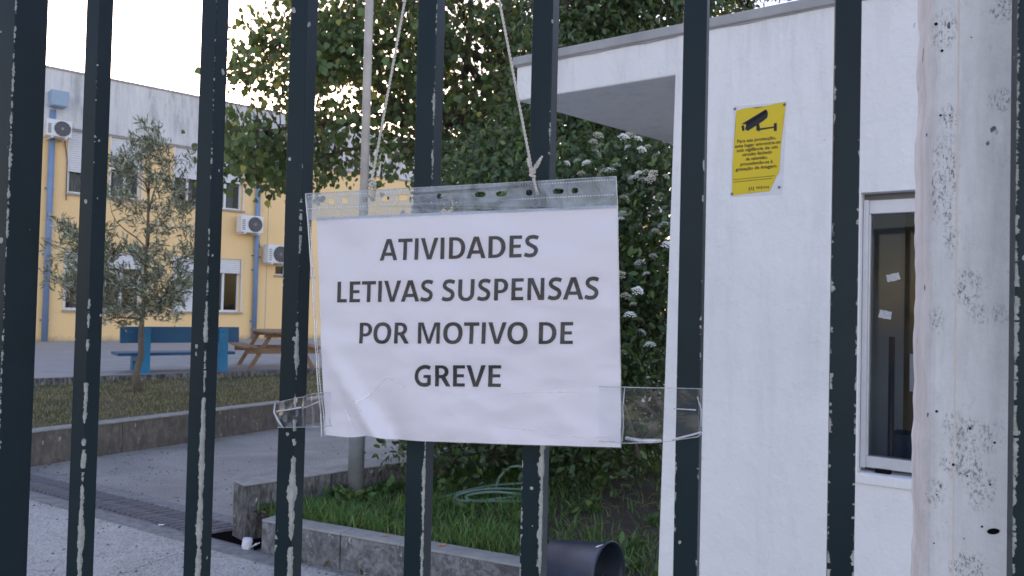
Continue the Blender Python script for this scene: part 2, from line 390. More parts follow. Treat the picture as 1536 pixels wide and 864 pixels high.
M_CREAM = simple('cream_bead', (.80, .72, .63), (.70, .63, .56), 120, .85, .5, .002, 300)
M_LF_POP = m_leaf('poplar_leaf', .30); M_LF_PRI = m_leaf('privet_leaf', .25, .35, .5); M_LF_VIB = m_leaf('viburnum_leaf', .22, .4, .4)
M_LF_OLI = m_leaf('olive_leaf', .2, .5, .4); M_GRASS = m_leaf('grass_blade', .35, .5, .3); M_FLOW = simple('cream_petals', (.86, .85, .76), None, rough=.8)
M_ACG = simple('dark_fan_grille', (.10, .10, .105), None, rough=.5)
M_ACW = simple('grey_fan_grille', (.26, .26, .27), None, rough=.5); M_ACD = simple('fan_blades_dark', (.07, .07, .075), None, rough=.7)
M_YWOOD = simple('varnished_wood', (.13, .095, .05), None, rough=.5)

# ================================================================== SETTING
g = MB(); g.add([(-400, -60, 0), (400, -60, 0), (400, 900, 0), (-400, 900, 0)], [(0, 1, 2, 3)])
tag(g.build('ground', M_ASPH), kind='structure')
# drain line and the rougher apron in front of it
A1, B1 = onz(44, 714, 0), onz(365, 794, 0)       # far edge
A0, B0 = onz(44, 739, 0), onz(325, 811, 0)       # near edge
dd = (B1-A1).normalized(); perp = Vector((-dd.y, dd.x, 0)); 
DW = abs((A0-A1).dot(perp)); DW2 = abs((B0-B1).dot(perp)); DW = (DW+DW2)/2
LEN = (B1-A1).length
Q = lambda s, t, z=0: Vector(((A1+dd*s-perp*t).x, (A1+dd*s-perp*t).y, z))
a = MB(); z = .004
e0, e1 = Q(-3.5, DW, z), Q(LEN+3.2, DW, z)
a.add([e0, e1, Vector((e1.x+.5, .35, z)), Vector((-6, .35, z))], [(0, 1, 2, 3)])
tag(a.build('driveway', M_APRON), kind='structure')
# concrete margin either side of the grate (proud by 5 mm)
a = MB(); a.hexa([Q(-3, -.14, .0), Q(LEN+.55, -.14, .0), Q(LEN+.55, -.01, .0), Q(-3, -.01, .0), Q(-3, -.14, .009), Q(LEN+.55, -.14, .009), Q(LEN+.55, -.01, .009), Q(-3, -.01, .009)])
a.hexa([Q(-3, DW+.01, .0), Q(LEN+.75, DW+.01, .0), Q(LEN+.75, DW+.13, .0), Q(-3, DW+.13, .0), Q(-3, DW+.01, .012), Q(LEN+.75, DW+.01, .012), Q(LEN+.75, DW+.13, .012), Q(-3, DW+.13, .012)])
tag(a.build('drain_margin', M_MARG), kind='structure')
# flat black sheet, its colour the shade down in the drain, then bars
t = thing('drain_grate', Q(LEN/2, DW/2), 'long dark steel drain grating running across the concrete driveway', 'drain grate')
MB().add([Q(-1.5, 0, .006), Q(LEN+.42, 0, .006), Q(LEN+.42, DW, .006), Q(-1.5, DW, .006)], [(0, 1, 2, 3)]).build('drain_shade', M_DARK, t)
m = MB()
for s_ in (.0, DW):
    m.hexa([Q(-1.5, s_-.01, .006), Q(LEN+.42, s_-.01, .006), Q(LEN+.42, s_+.01, .006), Q(-1.5, s_+.01, .006), Q(-1.5, s_-.01, .014), Q(LEN+.42, s_-.01, .014), Q(LEN+.42, s_+.01, .014), Q(-1.5, s_+.01, .014)])
m.build('frame', M_METAL, t)
# slats lie nearly square to the view in the photo: their ground direction is found from two image points
sl = (onz(262, 772, 0)-onz(205, 780, 0)); sl.z = 0; sl.normalize()
k_ = DW/abs(sl.dot(perp)); span = sl*k_ if sl.dot(perp) > 0 else -sl*k_
step = .056/max(.2, abs(dd.dot(Vector((-sl.y, sl.x, 0))))); n_s = int((LEN+1.35)/step); me0 = None
lx = span.normalized(); ly = Vector((-lx.y, lx.x, 0))
bmx = MB(); L_ = span.length-.02; bw = .034
bmx.box((L_/2+.01, 0, .0), (L_, bw, .016))
rzs = math.atan2(lx.y, lx.x)
for i in range(n_s):
    s_ = -1.3+i*step
    base = Q(s_, DW, .014 + (.006 if (i//9) % 2 else 0) + random.uniform(-.003, .003))
    if (base+span-A1).dot(dd) > LEN+.03: continue
    if me0 is None:
        o = bmx.build('slat', M_METAL, None, bevel=0); me0 = o.data
    else:
        o = bpy.data.objects.new('slat', me0); COL.objects.link(o)
    o.parent = t; o.location = base - t.location; o.rotation_euler = (0, 0, rzs+random.uniform(-.012, .012))
    WM[o.name] = WM[t.name]
# ---------------- terrace, lawn bed and its retaining wall
ZT = .42
P1, P2 = onz(48, 647, .31), onz(415, 604, .31)      # top front edge of retaining wall
wd = (P2-P1); wd.z = 0; wd.normalize(); wp = Vector((-wd.y, wd.x, 0))
if wp.y < 0: wp = -wp
Wq = lambda s, d, z: Vector(((P1+wd*s+wp*d).x, (P1+wd*s+wp*d).y, z))
WL0, WL1 = -4.5, (P2-P1).length+4.5
t = thing('retaining_wall', Wq(0, 0, 0), 'low brown stained concrete wall holding up the dry lawn', 'wall')
nseg = 11; 
for i in range(nseg):
    s0 = WL0+(WL1-WL0)*i/nseg; s1 = WL0+(WL1-WL0)*(i+1)/nseg-.006
    mb_ = MB(); mb_.hexa([Wq(s0, .0, -.05), Wq(s1, .0, -.05), Wq(s1, .14, -.05), Wq(s0, .14, -.05), Wq(s0, .0, .295), Wq(s1, .0, .295), Wq(s1, .14, .295), Wq(s0, .14, .295)])
    mb_.build('panel', M_WALLC, t, bevel=.004)
MB().hexa([Wq(WL0, -.012, .296), Wq(WL1, -.012, .296), Wq(WL1, .15, .296), Wq(WL0, .15, .296), Wq(WL0, -.012, .312), Wq(WL1, -.012, .312), Wq(WL1, .15, .312), Wq(WL0, .15, .312)]).build('coping', M_KTOP, t, bevel=.004)
K1, K2 = onz(50, 577, ZT-.06), onz(470, 560, ZT-.06)
kd = (K2-K1); kd.z = 0; kd.normalize(); kp = Vector((-kd.y, kd.x, 0)); kp = kp if kp.y > 0 else -kp
Kq = lambda s, d, z: Vector(((K1+kd*s+kp*d).x, (K1+kd*s+kp*d).y, z))
KL = (K2-K1).length
# bed surface between wall and kerb (bumpy grid)
nx, ny = 90, 40; V = []; F = []
for j in range(ny+1):
    for i in range(nx+1):
        s = i/nx; f = j/ny
        p = Wq(WL0+(WL1-WL0)*s, .14, .30).lerp(Kq(-6+(KL+12)*s, 0.02, ZT-.075), f)
        p.z += .035*(mnoise.noise(Vector((p.x*1.5, p.y*1.5, 0))))*math.sin(math.pi*f) + .02*math.sin(math.pi*f)
        V.append(p)
for j in range(ny):
    for i in range(nx):
        q = j*(nx+1)+i; F.append((q, q+1, q+nx+2, q+nx+1))
def m_lawn():
    m = NT('dry_lawn_soil', .95, .2)
    c = m.ramp(m.noise(1.6, 5, .7, dist=.5), [(.30, (.08, .11, .045)), (.44, (.15, .14, .075)), (.56, (.25, .20, .13)), (.72, (.16, .115, .085))])
    c = m.mix(m.ramp(m.noise(60, 4, .7), [(.4, 0), (.65, .6)]), c, (.035, .04, .02)); m.color(c)
    m.bump(m.noise(70, 6, .8), .8, .02); return m.m
M_LAWN = m_lawn()
mb_ = MB(); mb_.v = V; mb_.f = F; lawn = mb_.build('lawn', M_LAWN, smooth=True); tag(lawn, kind='structure')
mb_ = MB(); mb_.hexa([Kq(-7, 0, .25), Kq(KL+7, 0, .25), Kq(KL+7, .12, .25), Kq(-7, .12, .25), Kq(-7, 0, ZT+.012), Kq(KL+7, 0, ZT+.012), Kq(KL+7, .12, ZT+.012), Kq(-7, .12, ZT+.012)])
tag(mb_.build('terrace_kerb', M_KERB, bevel=.008), kind='structure')
mb_ = MB(); mb_.add([Kq(-9, .11, ZT), Kq(KL+9, .11, ZT), Kq(KL+12, 26, ZT), Kq(-30, 16, ZT)], [(0, 1, 2, 3)])
tag(mb_.build('terrace', M_TERR), kind='structure')

# ---------------- planter walls on the right
ZP = .355
p1 = onz(368, 727, ZP); p2 = onz(592, 695, ZP)
q1 = onz(455, 790, .205); q2 = onz(608, 817, .205)
vd = (p2-p1); vd.z = 0; vd.normalize(); vpn = Vector((-vd.y, vd.x, 0)); vpn = vpn if vpn.y > 0 else -vpn
L1 = (p2-p1).length+5
t = thing('planter_wall', (p1.x, p1.y, 0), 'taller streaked concrete planter wall running back from the drain corner', 'wall')
def slab(P, D, Nn, s0, s1, w_, z0, z1, lst):
    f = lambda s, d, z: Vector(((P+D*s+Nn*d).x, (P+D*s+Nn*d).y, z))
    return lst.hexa([f(s0, 0, z0), f(s1, 0, z0), f(s1, w_, z0), f(s0, w_, z0), f(s0, 0, z1), f(s1, 0, z1), f(s1, w_, z1), f(s0, w_, z1)])
cuts = [0, .62, 1.9, 3.2, 4.5, L1]
for i in range(5): slab(p1, vd, vpn, cuts[i], cuts[i+1]-.005, .17, -.05, ZP-.012, MB()).build('block', M_KERB, t, bevel=.01)
slab(p1, vd, vpn, -.004, L1, .175, ZP-.0115, ZP, MB()).build('coping', M_KTOP, t, bevel=.004)
ud = (q2-q1); ud.z = 0; ud.normalize(); un = Vector((-ud.y, ud.x, 0)); un = un if un.y > 0 else -un
# low kerb: starts at planter wall, ends behind the sixth bar, then turns to the viewer
back = (q1-p1).dot(ud)
qq = onz(800, 846, .205); L2 = (qq-q1).dot(ud)
s_start = -.31
s_j = (onz(510, 800, .205)-q1).dot(ud)
t = thing('planter_kerb', (q1.x, q1.y, 0), 'low grey concrete kerb edging the green grass, with one vertical joint', 'kerb')
for a_, b_ in ((s_start, s_j-.004), (s_j+.004, L2)):
    o = slab(q1, ud, un, a_, b_, .13, -.05, .190, MB()).build('block', M_KERB2, t, bevel=.006)
    slab(q1, ud, un, a_-.002, b_+.002, .132, .1905, .205, MB()).build('coping', M_KTOP, t, bevel=.004)  # thin slab added so the kerb top is paler than its face
E = q1+ud*(L2+.004); 
slab(Vector((E.x, E.y, 0)), Vector((0, -1, 0)), Vector((1, 0, 0)), 0.0, 1.3, .13, -.05, .203, MB()).build('block', M_KERB2, t, bevel=.012)
# soil of the planter
soil_poly = [q1+ud*s_start+un*.12, q1+ud*L2+un*.12, Vector((E.x+.12, E.y-.2, 0)), Vector((E.x+.12, E.y-1.3, 0)), Vector((5, E.y-1.3, 0)), Vector((8, 11, 0)), p1+vd*L1, p1+vd*.05]
soil_poly = [Vector((v.x, v.y, .185)) for v in soil_poly]
def inpoly(x, y, poly):
    c = False; n = len(poly)
    for i in range(n):
        a_, b_ = poly[i], poly[(i+1) % n]
        if (a_.y > y) != (b_.y > y) and x < (b_.x-a_.x)*(y-a_.y)/(b_.y-a_.y)+a_.x: c = not c
    return c
bm = bmesh.new(); vs = [bm.verts.new(v) for v in soil_poly]; bm.faces.new(vs); bmesh.ops.triangulate(bm, faces=bm.faces)
me = bpy.data.meshes.new('planter_soil'); bm.to_mesh(me); bm.free(); tag(link('planter_soil', me, M_SOIL), kind='structure')

# ================================================================== YELLOW BUILDING
FA = VP(at(350, 300, 22), R(46.5))
TH = .35
sR = FA.sz(620, 250)[0]+14; sL = -22
zpt = FA.sz(180, 124)[1]; zpb = FA.sz(347, 230)[1]
HOUSE = thing('school_building', FA.pt(0, ZT), 'two storey yellow school building with weathered grey concrete roof band', 'building')
def rect(px0, px1, yt, yb, pym=None):
    """image box -> (s0, s1, z0, z1)"""
    s0 = FA.sz(px0, (yt+yb)/2)[0]; s1 = FA.sz(px1, (yt+yb)/2)[0]
    xm = (px0+px1)/2
    return (s0, s1, FA.sz(xm, yb)[1], FA.sz(xm, yt)[1])
up = [rect(103, 152, 193, 291), rect(166, 213, 205, 302), rect(262, 306, 216, 308), rect(316, 365, 230, 314)]
lo = [rect(98, 143, 372, 466), rect(153, 213, 378, 466), rect(260, 302, 383, 467), rect(313, 361, 388, 468)]
zt_u = up[3][3]; zb_u = up[3][2]; zt_l = lo[3][3]; zb_l = lo[3][2]
up = [(a, b, zb_u, zt_u) for a, b, _, _ in up]; lo = [(a, b, zb_l, zt_l) for a, b, _, _ in lo]
pitch = up[2][0]-up[0][0]
extra_u = [(a-pitch*k*1.6, b-pitch*k*1.6, c, d) for k in (1, 2, 3) for a, b, c, d in up[:2]]
small = rect(413, 430, 397, 413); small2 = rect(446, 470, 399, 413)
small2 = (small2[0], small2[1], small[2], small[3])
holes = up+lo+[small, small2]
def wall_holes(mb_, V, s0, s1, z0, z1, d0, d1, holes, lean=0):
    ss = sorted({s0, s1, *[h[0] for h in holes], *[h[1] for h in holes]}); zs = sorted({z0, z1, *[h[2] for h in holes], *[h[3] for h in holes]})
    inh = lambda s, z: any(h[0] < s < h[1] and h[2] < z < h[3] for h in holes)
    P = lambda s, z, d: V.pt(s+(lean*(z-z1) if s == s0 else 0), z, d)
    for i in range(len(ss)-1):
        for j in range(len(zs)-1):
            if inh((ss[i]+ss[i+1])/2, (zs[j]+zs[j+1])/2): continue
            for d in (d0, d1):
                mb_.add([P(ss[i], zs[j], d), P(ss[i+1], zs[j], d), P(ss[i+1], zs[j+1], d), P(ss[i], zs[j+1], d)], [(0, 1, 2, 3)])
    for h in holes:
        a, b, c, d = h
        for x in ((a, c, b, c), (b, c, b, d), (b, d, a, d), (a, d, a, c)):
            mb_.add([P(x[0], x[1], d0), P(x[2], x[3], d0), P(x[2], x[3], d1), P(x[0], x[1], d1)], [(0, 1, 2, 3)])
    for x in ((s0, z0, s1, z0), (s1, z0, s1, z1), (s1, z1, s0, z1), (s0, z1, s0, z0)):
        mb_.add([P(x[0], x[1], d0), P(x[2], x[3], d0), P(x[2], x[3], d1), P(x[0], x[1], d1)], [(0, 1, 2, 3)])
    return mb_
mb_ = MB(); wall_holes(mb_, FA, sL, sR, ZT-.3, zpb, 0, -TH, holes); mb_.build('facade_wall', M_FAC, HOUSE, fix=False)
MB().vbox(FA, sL, sR, ZT-.3, zpb, -9.6, -9.3).build('rear_wall', M_FAC, HOUSE)
MB().vbox(FA, sL, sL+.3, ZT-.3, zpb-.01, -9.29, -TH-.01).build('side_wall', M_FAC, HOUSE)
MB().vbox(FA, sR-.3, sR, ZT-.3, zpb-.01, -9.29, -TH-.01).build('side_wall', M_FAC, HOUSE)
MB().vbox(FA, sL+.31, sR-.31, zpb-.3, zpb-.1, -9.29, -TH-.01).build('ceiling_slab', M_FAC, HOUSE)
MB().vbox(FA, sL+.31, sR-.31, ZT-.2, ZT+.1, -9.29, -TH-.01).build('floor_slab', M_TERR, HOUSE)
MB().vbox(FA, sL+.31, sR-.31, (zb_u+zt_l)/2-.1, (zb_u+zt_l)/2+.1, -9.29, -TH-.01).build('floor_slab', M_TERR, HOUSE)
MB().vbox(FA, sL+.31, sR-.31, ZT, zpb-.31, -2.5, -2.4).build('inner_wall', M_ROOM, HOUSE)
mb_ = MB(); mb_.vbox(FA, sL-.06, sR+.06, zpb+.001, zpt, -.3, .06); mb_.vbox(FA, sL-.06, sR+.06, zpb+.001, zpt, -9.7, -9.4)
mb_.vbox(FA, sL-.06, sL+.24, zpb+.001, zpt, -9.4, -.3); mb_.vbox(FA, sR-.24, sR+.06, zpb+.001, zpt, -9.4, -.3); mb_.vbox(FA, sL+.24, sR-.24, zpb+.001, zpt-.3, -9.4, -.3)
mb_.build('parapet', M_PARA, HOUSE)
mb_ = MB(); mb_.vbox(FA, sL-.08, sR+.08, zpt+.001, zpt+.05, -.34, .09); mb_.build('parapet_cap', M_COPE, HOUSE)
MB().vbox(FA, sL, sR, zpb-.045, zpb-.001, .001, .03).build('drip_edge', M_COPE, HOUSE)
M_CURTS = []
def window(r_, shut, parent, curtain=True):
    a, b, c, d = r_
    wn = MB(); fw = .055
    sh_z = d-(d-c)*shut
    for x in ((a, b, c, c+fw), (a, b, d-fw, d), (a, a+fw, c+fw, d-fw), (b-fw, b, c+fw, d-fw)): wn.vbox(FA, *x, -.20, -.13)
    mid = (a+b)/2; wn.vbox(FA, mid-.03, mid+.03, c+fw, d-fw, -.195, -.125)
    wo = wn.build('window', M_WHITE, parent)
    if shut < 1:
        MB().vbox(FA, a+fw, b-fw, c+fw, d-fw, -.168, -.160).build('pane', M_GLASS, wo)
        if curtain:
            cm = MB(); n = 26; x0 = a+.03+(b-a)*.35*random.random(); x1 = min(b-.03, x0+(b-a)*.6)
            pts = [(x0+(x1-x0)*i/n, -.33+.035*math.sin(i*1.7)) for i in range(n+1)]
            for i in range(n):
                cm.add([FA.pt(pts[i][0], c+.03, pts[i][1]), FA.pt(pts[i+1][0], c+.03, pts[i+1][1]), FA.pt(pts[i+1][0], d-.05, pts[i+1][1]), FA.pt(pts[i][0], d-.05, pts[i][1])], [(0, 1, 2, 3)])
            cm.build('curtain', M_CURT, wo, smooth=True, fix=False)
    sm = MB(); zz = sh_z; k = 0
    while zz < d-.005:
        z2 = min(zz+.055, d)
        sm.add([FA.pt(a+.012, zz, -.052), FA.pt(b-.012, zz, -.052), FA.pt(b-.012, zz+.012, -.04), FA.pt(a+.012, zz+.012, -.04), FA.pt(b-.012, z2, -.045), FA.pt(a+.012, z2, -.045)], [(0, 1, 2, 3), (3, 2, 4, 5)])
        zz += .055
    if sm.f: sm.build('shutter', M_SHUT, wo, fix=False)
    sl_ = MB(); sl_.vbox(FA, a-.05, b+.05, c-.05, c-.002, -.19, .07); sl_.build('sill', M_KTOP, wo)
    MB().vbox(FA, a-.03, a-.002, c, d, .001, .02).build('guide_rail', M_WHITE, wo)
    MB().vbox(FA, b+.002, b+.03, c, d, .001, .02).build('guide_rail', M_WHITE, wo)
    return wo
random.seed(3)
for i, r_ in enumerate(up): window(r_, (.66, .54, .54, .52)[i], HOUSE)
for i, r_ in enumerate(lo): window(r_, (.35, .28, 1.0, .27)[i], HOUSE)
for r_ in (small, small2):
    a, b, c, d = r_; wn = MB()
    for x in ((a, b, c, c+.04), (a, b, d-.04, d), (a, a+.04, c+.04, d-.04), (b-.04, b, c+.04, d-.04)): wn.vbox(FA, *x, -.2, -.13)
    wo = wn.build('window', M_WHITE, HOUSE); MB().vbox(FA, a+.04, b-.04, c+.04, d-.04, -.168, -.16).build('pane', M_GLASS, wo)
    MB().vbox(FA, a-.04, b+.04, c-.05, c-.002, -.15, .05).build('sill', M_KTOP, wo)
# blue downpipes (fixed to the facade: parts) and the rain hopper
def pipe_at(pxt, yt, pxb, r_):
    s0, z1 = FA.sz(pxt, yt); 
    mb_ = MB(); mb_.tube([FA.pt(s0, ZT, .09), FA.pt(s0, z1, .09)], r_, 12); o = mb_.build('downpipe', M_BLUE, HOUSE, smooth=True)
    for k in range(4):
        zz = ZT+.5+k*(z1-ZT-.8)/3; MB().vbox(FA, s0-.1, s0+.1, zz-.02, zz+.02, .001, .03).build('pipe_bracket', M_BLUE, o)
    return s0
sp1 = pipe_at(78, 166, 75, .068); sp2 = pipe_at(387, 236, 384, .068)
s0, s1, z0, z1 = rect(70, 97, 140, 163)
hp = [FA.pt(s, z, d) for z, k in ((z0, .85), (z1, 1)) for s, d in (((s0+s1)/2-(s1-s0)/2*k, .40), ((s0+s1)/2+(s1-s0)/2*k, .40), ((s0+s1)/2+(s1-s0)/2*k, .065), ((s0+s1)/2-(s1-s0)/2*k, .065))]
MB().hexa(hp).build('rain_hopper', M_BOXB, HOUSE, bevel=.02)
def ac_unit(r_, label):
    a, b, c, d = r_; D0, D1 = .14, .46
    cx = FA.pt((a+b)/2, c, D0)
    t = thing('air_conditioner', cx, label, 'air conditioner', 'outdoor air conditioners on the yellow facade')
    MB().vbox(FA, a, b, c+.03, d, D0, D1).build('casing', M_WHITE, t, bevel=.02)
    Rr = (d-c)*.40; cc = FA.pt(a+(b-a)*.62, (c+d)/2+.01, D1)
    Mx = Matrix.Translation(cc) @ (FA.n.to_track_quat('Z', 'Y').to_matrix().to_4x4())
    MB().lathe([(.001, .003), (Rr, .003), (Rr, .0), ], Mx, 28).build('fan_opening', M_ACD, t)
    gm = MB()
    for q in range(1, 6): gm.lathe([(Rr*q/5-.006, .012), (Rr*q/5, .02), (Rr*q/5+.006, .012)], Mx, 28)
    for q in range(12):
        an = q*math.pi/6; u_ = Vector((math.cos(an), math.sin(an), 0)); gm.tube([Mx @ (u_*.05+Vector((0, 0, .016))), Mx @ (u_*Rr+Vector((0, 0, .016)))], .006, 5)
    gm.build('fan_grille', M_ACW, t)
    MB().lathe([(.001, .026), (.035, .024), (.04, .01)], Mx, 20).build('hub', M_ACW, t)
    for q in range(6): MB().vbox(FA, a+.03, a+(b-a)*.18, c+.10+q*(d-c-.2)/6, c+.12+q*(d-c-.2)/6, D1+.001, D1+.008).build('louvre', M_ACG, t)
    for x in (a+.12, b-.12):
        MB().vbox(FA, x-.02, x+.02, c-.01, c+.029, .003, D1+.02).build('bracket', M_WHITE, t)
def cable(pl, r_=.012): return MB().tube([FA.hit(x, y, .03) for x, y in pl], r_, 5).build('cable', M_ACG, HOUSE, smooth=True)
cable([(377, 383), (384, 384), (391, 386)], .016); cable([(385, 352), (388, 360), (390, 372)]); cable([(97, 211), (101, 240), (99, 300)])
MB().vbox(FA, FA.sz(403, 300)[0]-.008, FA.sz(403, 300)[0]+.008, ZT, zpb-.05, .0005, .004).build('wall_joint', M_COPE, HOUSE)
ac_unit(rect(62, 100, 184, 211), 'topmost white air conditioner below the blue box, beside the left downpipe')
ac_unit(rect(351, 384, 325, 352), 'white air conditioner under the upper right window, left of the right downpipe')
ac_unit(rect(391, 421, 368, 397), 'white air conditioner just right of the right blue downpipe')

# ================================================================== GUARD BOOTH (white)
BO = VP(at(1140, 300, 2.5), R(-54))          # u runs to the far left
sL_b = BO.sz(1015, 115)[0]; tz = BO.sz(775, 95)[1]
z_c0 = BO.sz(840, 74)[1]; z_f1 = BO.sz(845, 87)[1]; z_s = BO.sz(840, 141)[1]
wx0 = BO.sz(1289, 500)[0]; wz1 = BO.sz(1330, 287)[1]; wz0 = BO.sz(1330, 714)[1]
s_c = BO.sz(775, 120)[0]; sNear = wx0-1.3
BOOTH = thing('guard_booth', BO.pt((sL_b+sNear)/2, 0), 'white plastered guard booth with a flat overhanging roof behind the fence', 'booth')
lean = (BO.sz(989, 864)[0]-sL_b)/(BO.sz(989, 864)[1]-z_s)
hb = (wx0-.62, wx0, wz0, wz1)
mb_ = MB(); wall_holes(mb_, BO, -9, 9, 0, 1, 0, -1, []) if False else None
mb_ = MB()
class FL:                                    # flipped helper so the leaning edge is the far-left one
    pt = staticmethod(lambda s, z, d: BO.pt(-s, z, d))
wall_holes(mb_, FL, -sL_b, -sNear, -.1, z_f1-.002, .004, -.16, [(-hb[1], -hb[0], hb[2], hb[3])], lean=-lean)
mb_.build('front_wall', M_PLAS, BOOTH, fix=False)
# side and back walls
far = onz(1007, 216, z_s)                     # soffit's far corner
depth_b = -(far-BO.P0).dot(BO.n)
MB().vbox(BO, sL_b-.20, sL_b-.04, -.1, z_s, -depth_b+.05, -.17).build('side_wall', M_PLAS, BOOTH)
MB().vbox(BO, sNear, sL_b-.05, -.1, z_s, -depth_b-.12, -depth_b+.04).build('back_wall', M_PLAS, BOOTH)
MB().vbox(BO, sNear-.01, sNear+.14, -.1, z_s, -depth_b+.05, -.17).build('side_wall', M_PLAS, BOOTH)
MB().vbox(BO, sNear+.15, sL_b-.21, .02, .06, -depth_b+.05, -.17).build('floor', M_TERR, BOOTH)
# roof slab: skewed so that its far edge matches
fx = (far-BO.P0).dot(BO.u)
cs = BO.pt(s_c, 0); e_back = onz(838, 174, z_s)
dirL = Vector((far.x-cs.x, far.y-cs.y, 0))
LB = dirL*1.0
def P3(v, z): return Vector((v.x, v.y, z))
cN = BO.pt(sNear-.3, 0)
roof = [cs+BO.n*.002, cN+BO.n*.002, cN+LB, cs+LB]
front_d = MB(); front_d.hexa([P3(v, z_s) for v in roof]+[P3(v, z_f1) for v in roof])
front_d.build('roof_slab', M_PLAS, BOOTH, bevel=.006)
rf2 = [cs+BO.n*.016+BO.u*.012, cN+BO.n*.016, cN+LB, cs+LB]
MB().hexa([P3(v, z_f1+.001) for v in rf2]+[P3(v, z_c0) for v in rf2]).build('coping', M_COPE, BOOTH, bevel=.004)
# ragged drip of mastic under the coping
mb_ = MB(); n = 160; prev = None
for i in range(n+1):
    s = s_c+(cN-cs).dot(BO.u)*i/n; dz = .003+.007*max(0, mnoise.noise(Vector((s*9, 0, 3)))+.1)
    a_ = BO.pt(s, z_f1+.002, .0095); b_ = BO.pt(s, z_f1-dz, .0065); c_ = BO.pt(s, z_f1-dz, .002)
    if prev: mb_.add([prev[0], a_, b_, prev[1]], [(0, 1, 2, 3)]); mb_.add([prev[1], b_, c_, prev[2]], [(0, 1, 2, 3)])
    prev = (a_, b_, c_)
mb_.build('mastic_line', M_COPE, BOOTH, fix=False)
# window
a, b, c, d = hb
wm = MB(); f1 = BO.sz(1290, 500)[0]-BO.sz(1299, 500)[0]
gtop = BO.sz(1330, 318)[1]; gbot = BO.sz(1330, 690)[1]; ftop = BO.sz(1330, 297)[1]
for x in ((a, b, c+.012, gbot), (a, b, gtop, ftop), (b-f1-.004, b-.001, gbot, gtop), (a, a+.03, gbot, gtop)): wm.vbox(BO, *x, -.07, -.03)
wo = wm.build('window', M_ALU, BOOTH, bevel=.002)
MB().vbox(BO, a, b-.001, ftop+.001, wz1-.001, -.12, -.045).build('head_trim', simple('grey_trim', (.20, .20, .20), None, rough=.6), wo)
MB().vbox(BO, b-.016, b-.002, c+.012, ftop, -.029, -.022).build('frame_edge', M_ALU, wo)
MB().vbox(BO, a+.03, b-f1-.005, gbot+.001, gtop-.001, -.050, -.044).build('pane', M_GLASSB, wo)
MB().vbox(BO, a-.01, b+.012, c-.03, c-.001, -.14, .012).build('sill', M_PLAS, wo, bevel=.004)
s_, zz = BO.sz(1320, 705); MB().vbox(BO, s_-.022, s_+.018, c+.001, c+.0115, -.05, -.024).build('latch', M_DARK, wo)
# inside of the booth
def inner(px, py, d): return BO.sz(px, py, d)
s_, _ = inner(1362, 500, -.45)
MB().vbox(BO, s_-.03, s_+.012, .06, gtop+.2, -.50, -.45).build('door_post', M_YWOOD, BOOTH)
s_, z_ = inner(1338, 505, -.30)
mb_ = MB(); mb_.tube([BO.pt(s_, .5, -.3), BO.pt(s_, z_, -.3)], .009, 10); mb_.build('inner_rail', simple('dark_rail', (.03, .03, .035), None, rough=.4), BOOTH, smooth=True)
s2, _ = inner(1350, 600, -.6)
MB().vbox(BO, s2-.5, s2+.9, .06, z_s-.05, -.95, -.93).build('partition', simple('inner_partition', (.66, .70, .72), (.50, .54, .56), 3, .8), BOOTH)
s2, z2 = inner(1362, 655, -.3); MB().vbox(BO, s2-.12, s2+.06, z2-.2, z2, -.45, -.33).build('blue_box', simple('dark_blue_box', (.02, .05, .09), None, rough=.6), BOOTH)
s2, z2 = inner(1375, 460, -.4); MB().vbox(BO, s2-.2, s2+.015, z2-.02, z2+.01, -.40, -.36).build('shelf', M_YWOOD, BOOTH)
s2, z2 = inner(1369, 545, -.36); MB().vbox(BO, s2-.012, s2+.008, z2-.09, z2+.03, -.36, -.358).build('wall_chart', M_SIGNW, BOOTH)
# scraps of paper stuck to the pane
for cx_, cy_, w_, h_, an, lb in ((1340, 416, 20, 11, 14, 'upper crumpled white paper scrap stuck on the booth window'), (1328, 472, 19, 12, -10, 'lower crumpled white paper scrap stuck on the booth window')):
    c0 = BO.hit(cx_, cy_, -.0425); pxm = (BO.hit(cx_+10, cy_, -.0425)-BO.hit(cx_, cy_, -.0425)).length/10
    pz = abs(BO.hit(cx_, cy_+10, -.0425).z-c0.z)/10
    mb_ = MB(); ux = -BO.u*math.cos(R(an))+Vector((0, 0, 1))*math.sin(R(an)); uz = Vector((0, 0, 1))*math.cos(R(an))+BO.u*math.sin(R(an))
    nn = 6; g_ = []
    for j in range(4):
        for i in range(nn+1):
            f = i/nn-.5; h = j/3-.5
            g_.append(c0+ux*(f*w_*pxm*(1+.05*math.sin(j*2.1)))+uz*(h*h_*pz*(1+.07*math.sin(i*1.9+cx_)))+BO.n*(.0008+.0022*abs(mnoise.noise(Vector((i*.9, j*.9, cx_))))))
    mb_.add(g_, [(j*(nn+1)+i, j*(nn+1)+i+1, (j+1)*(nn+1)+i+1, (j+1)*(nn+1)+i) for j in range(3) for i in range(nn)])
    tag(mb_.build('paper_scrap', M_SCR, fix=False), lb, 'paper scrap', 'paper scraps on the booth window')

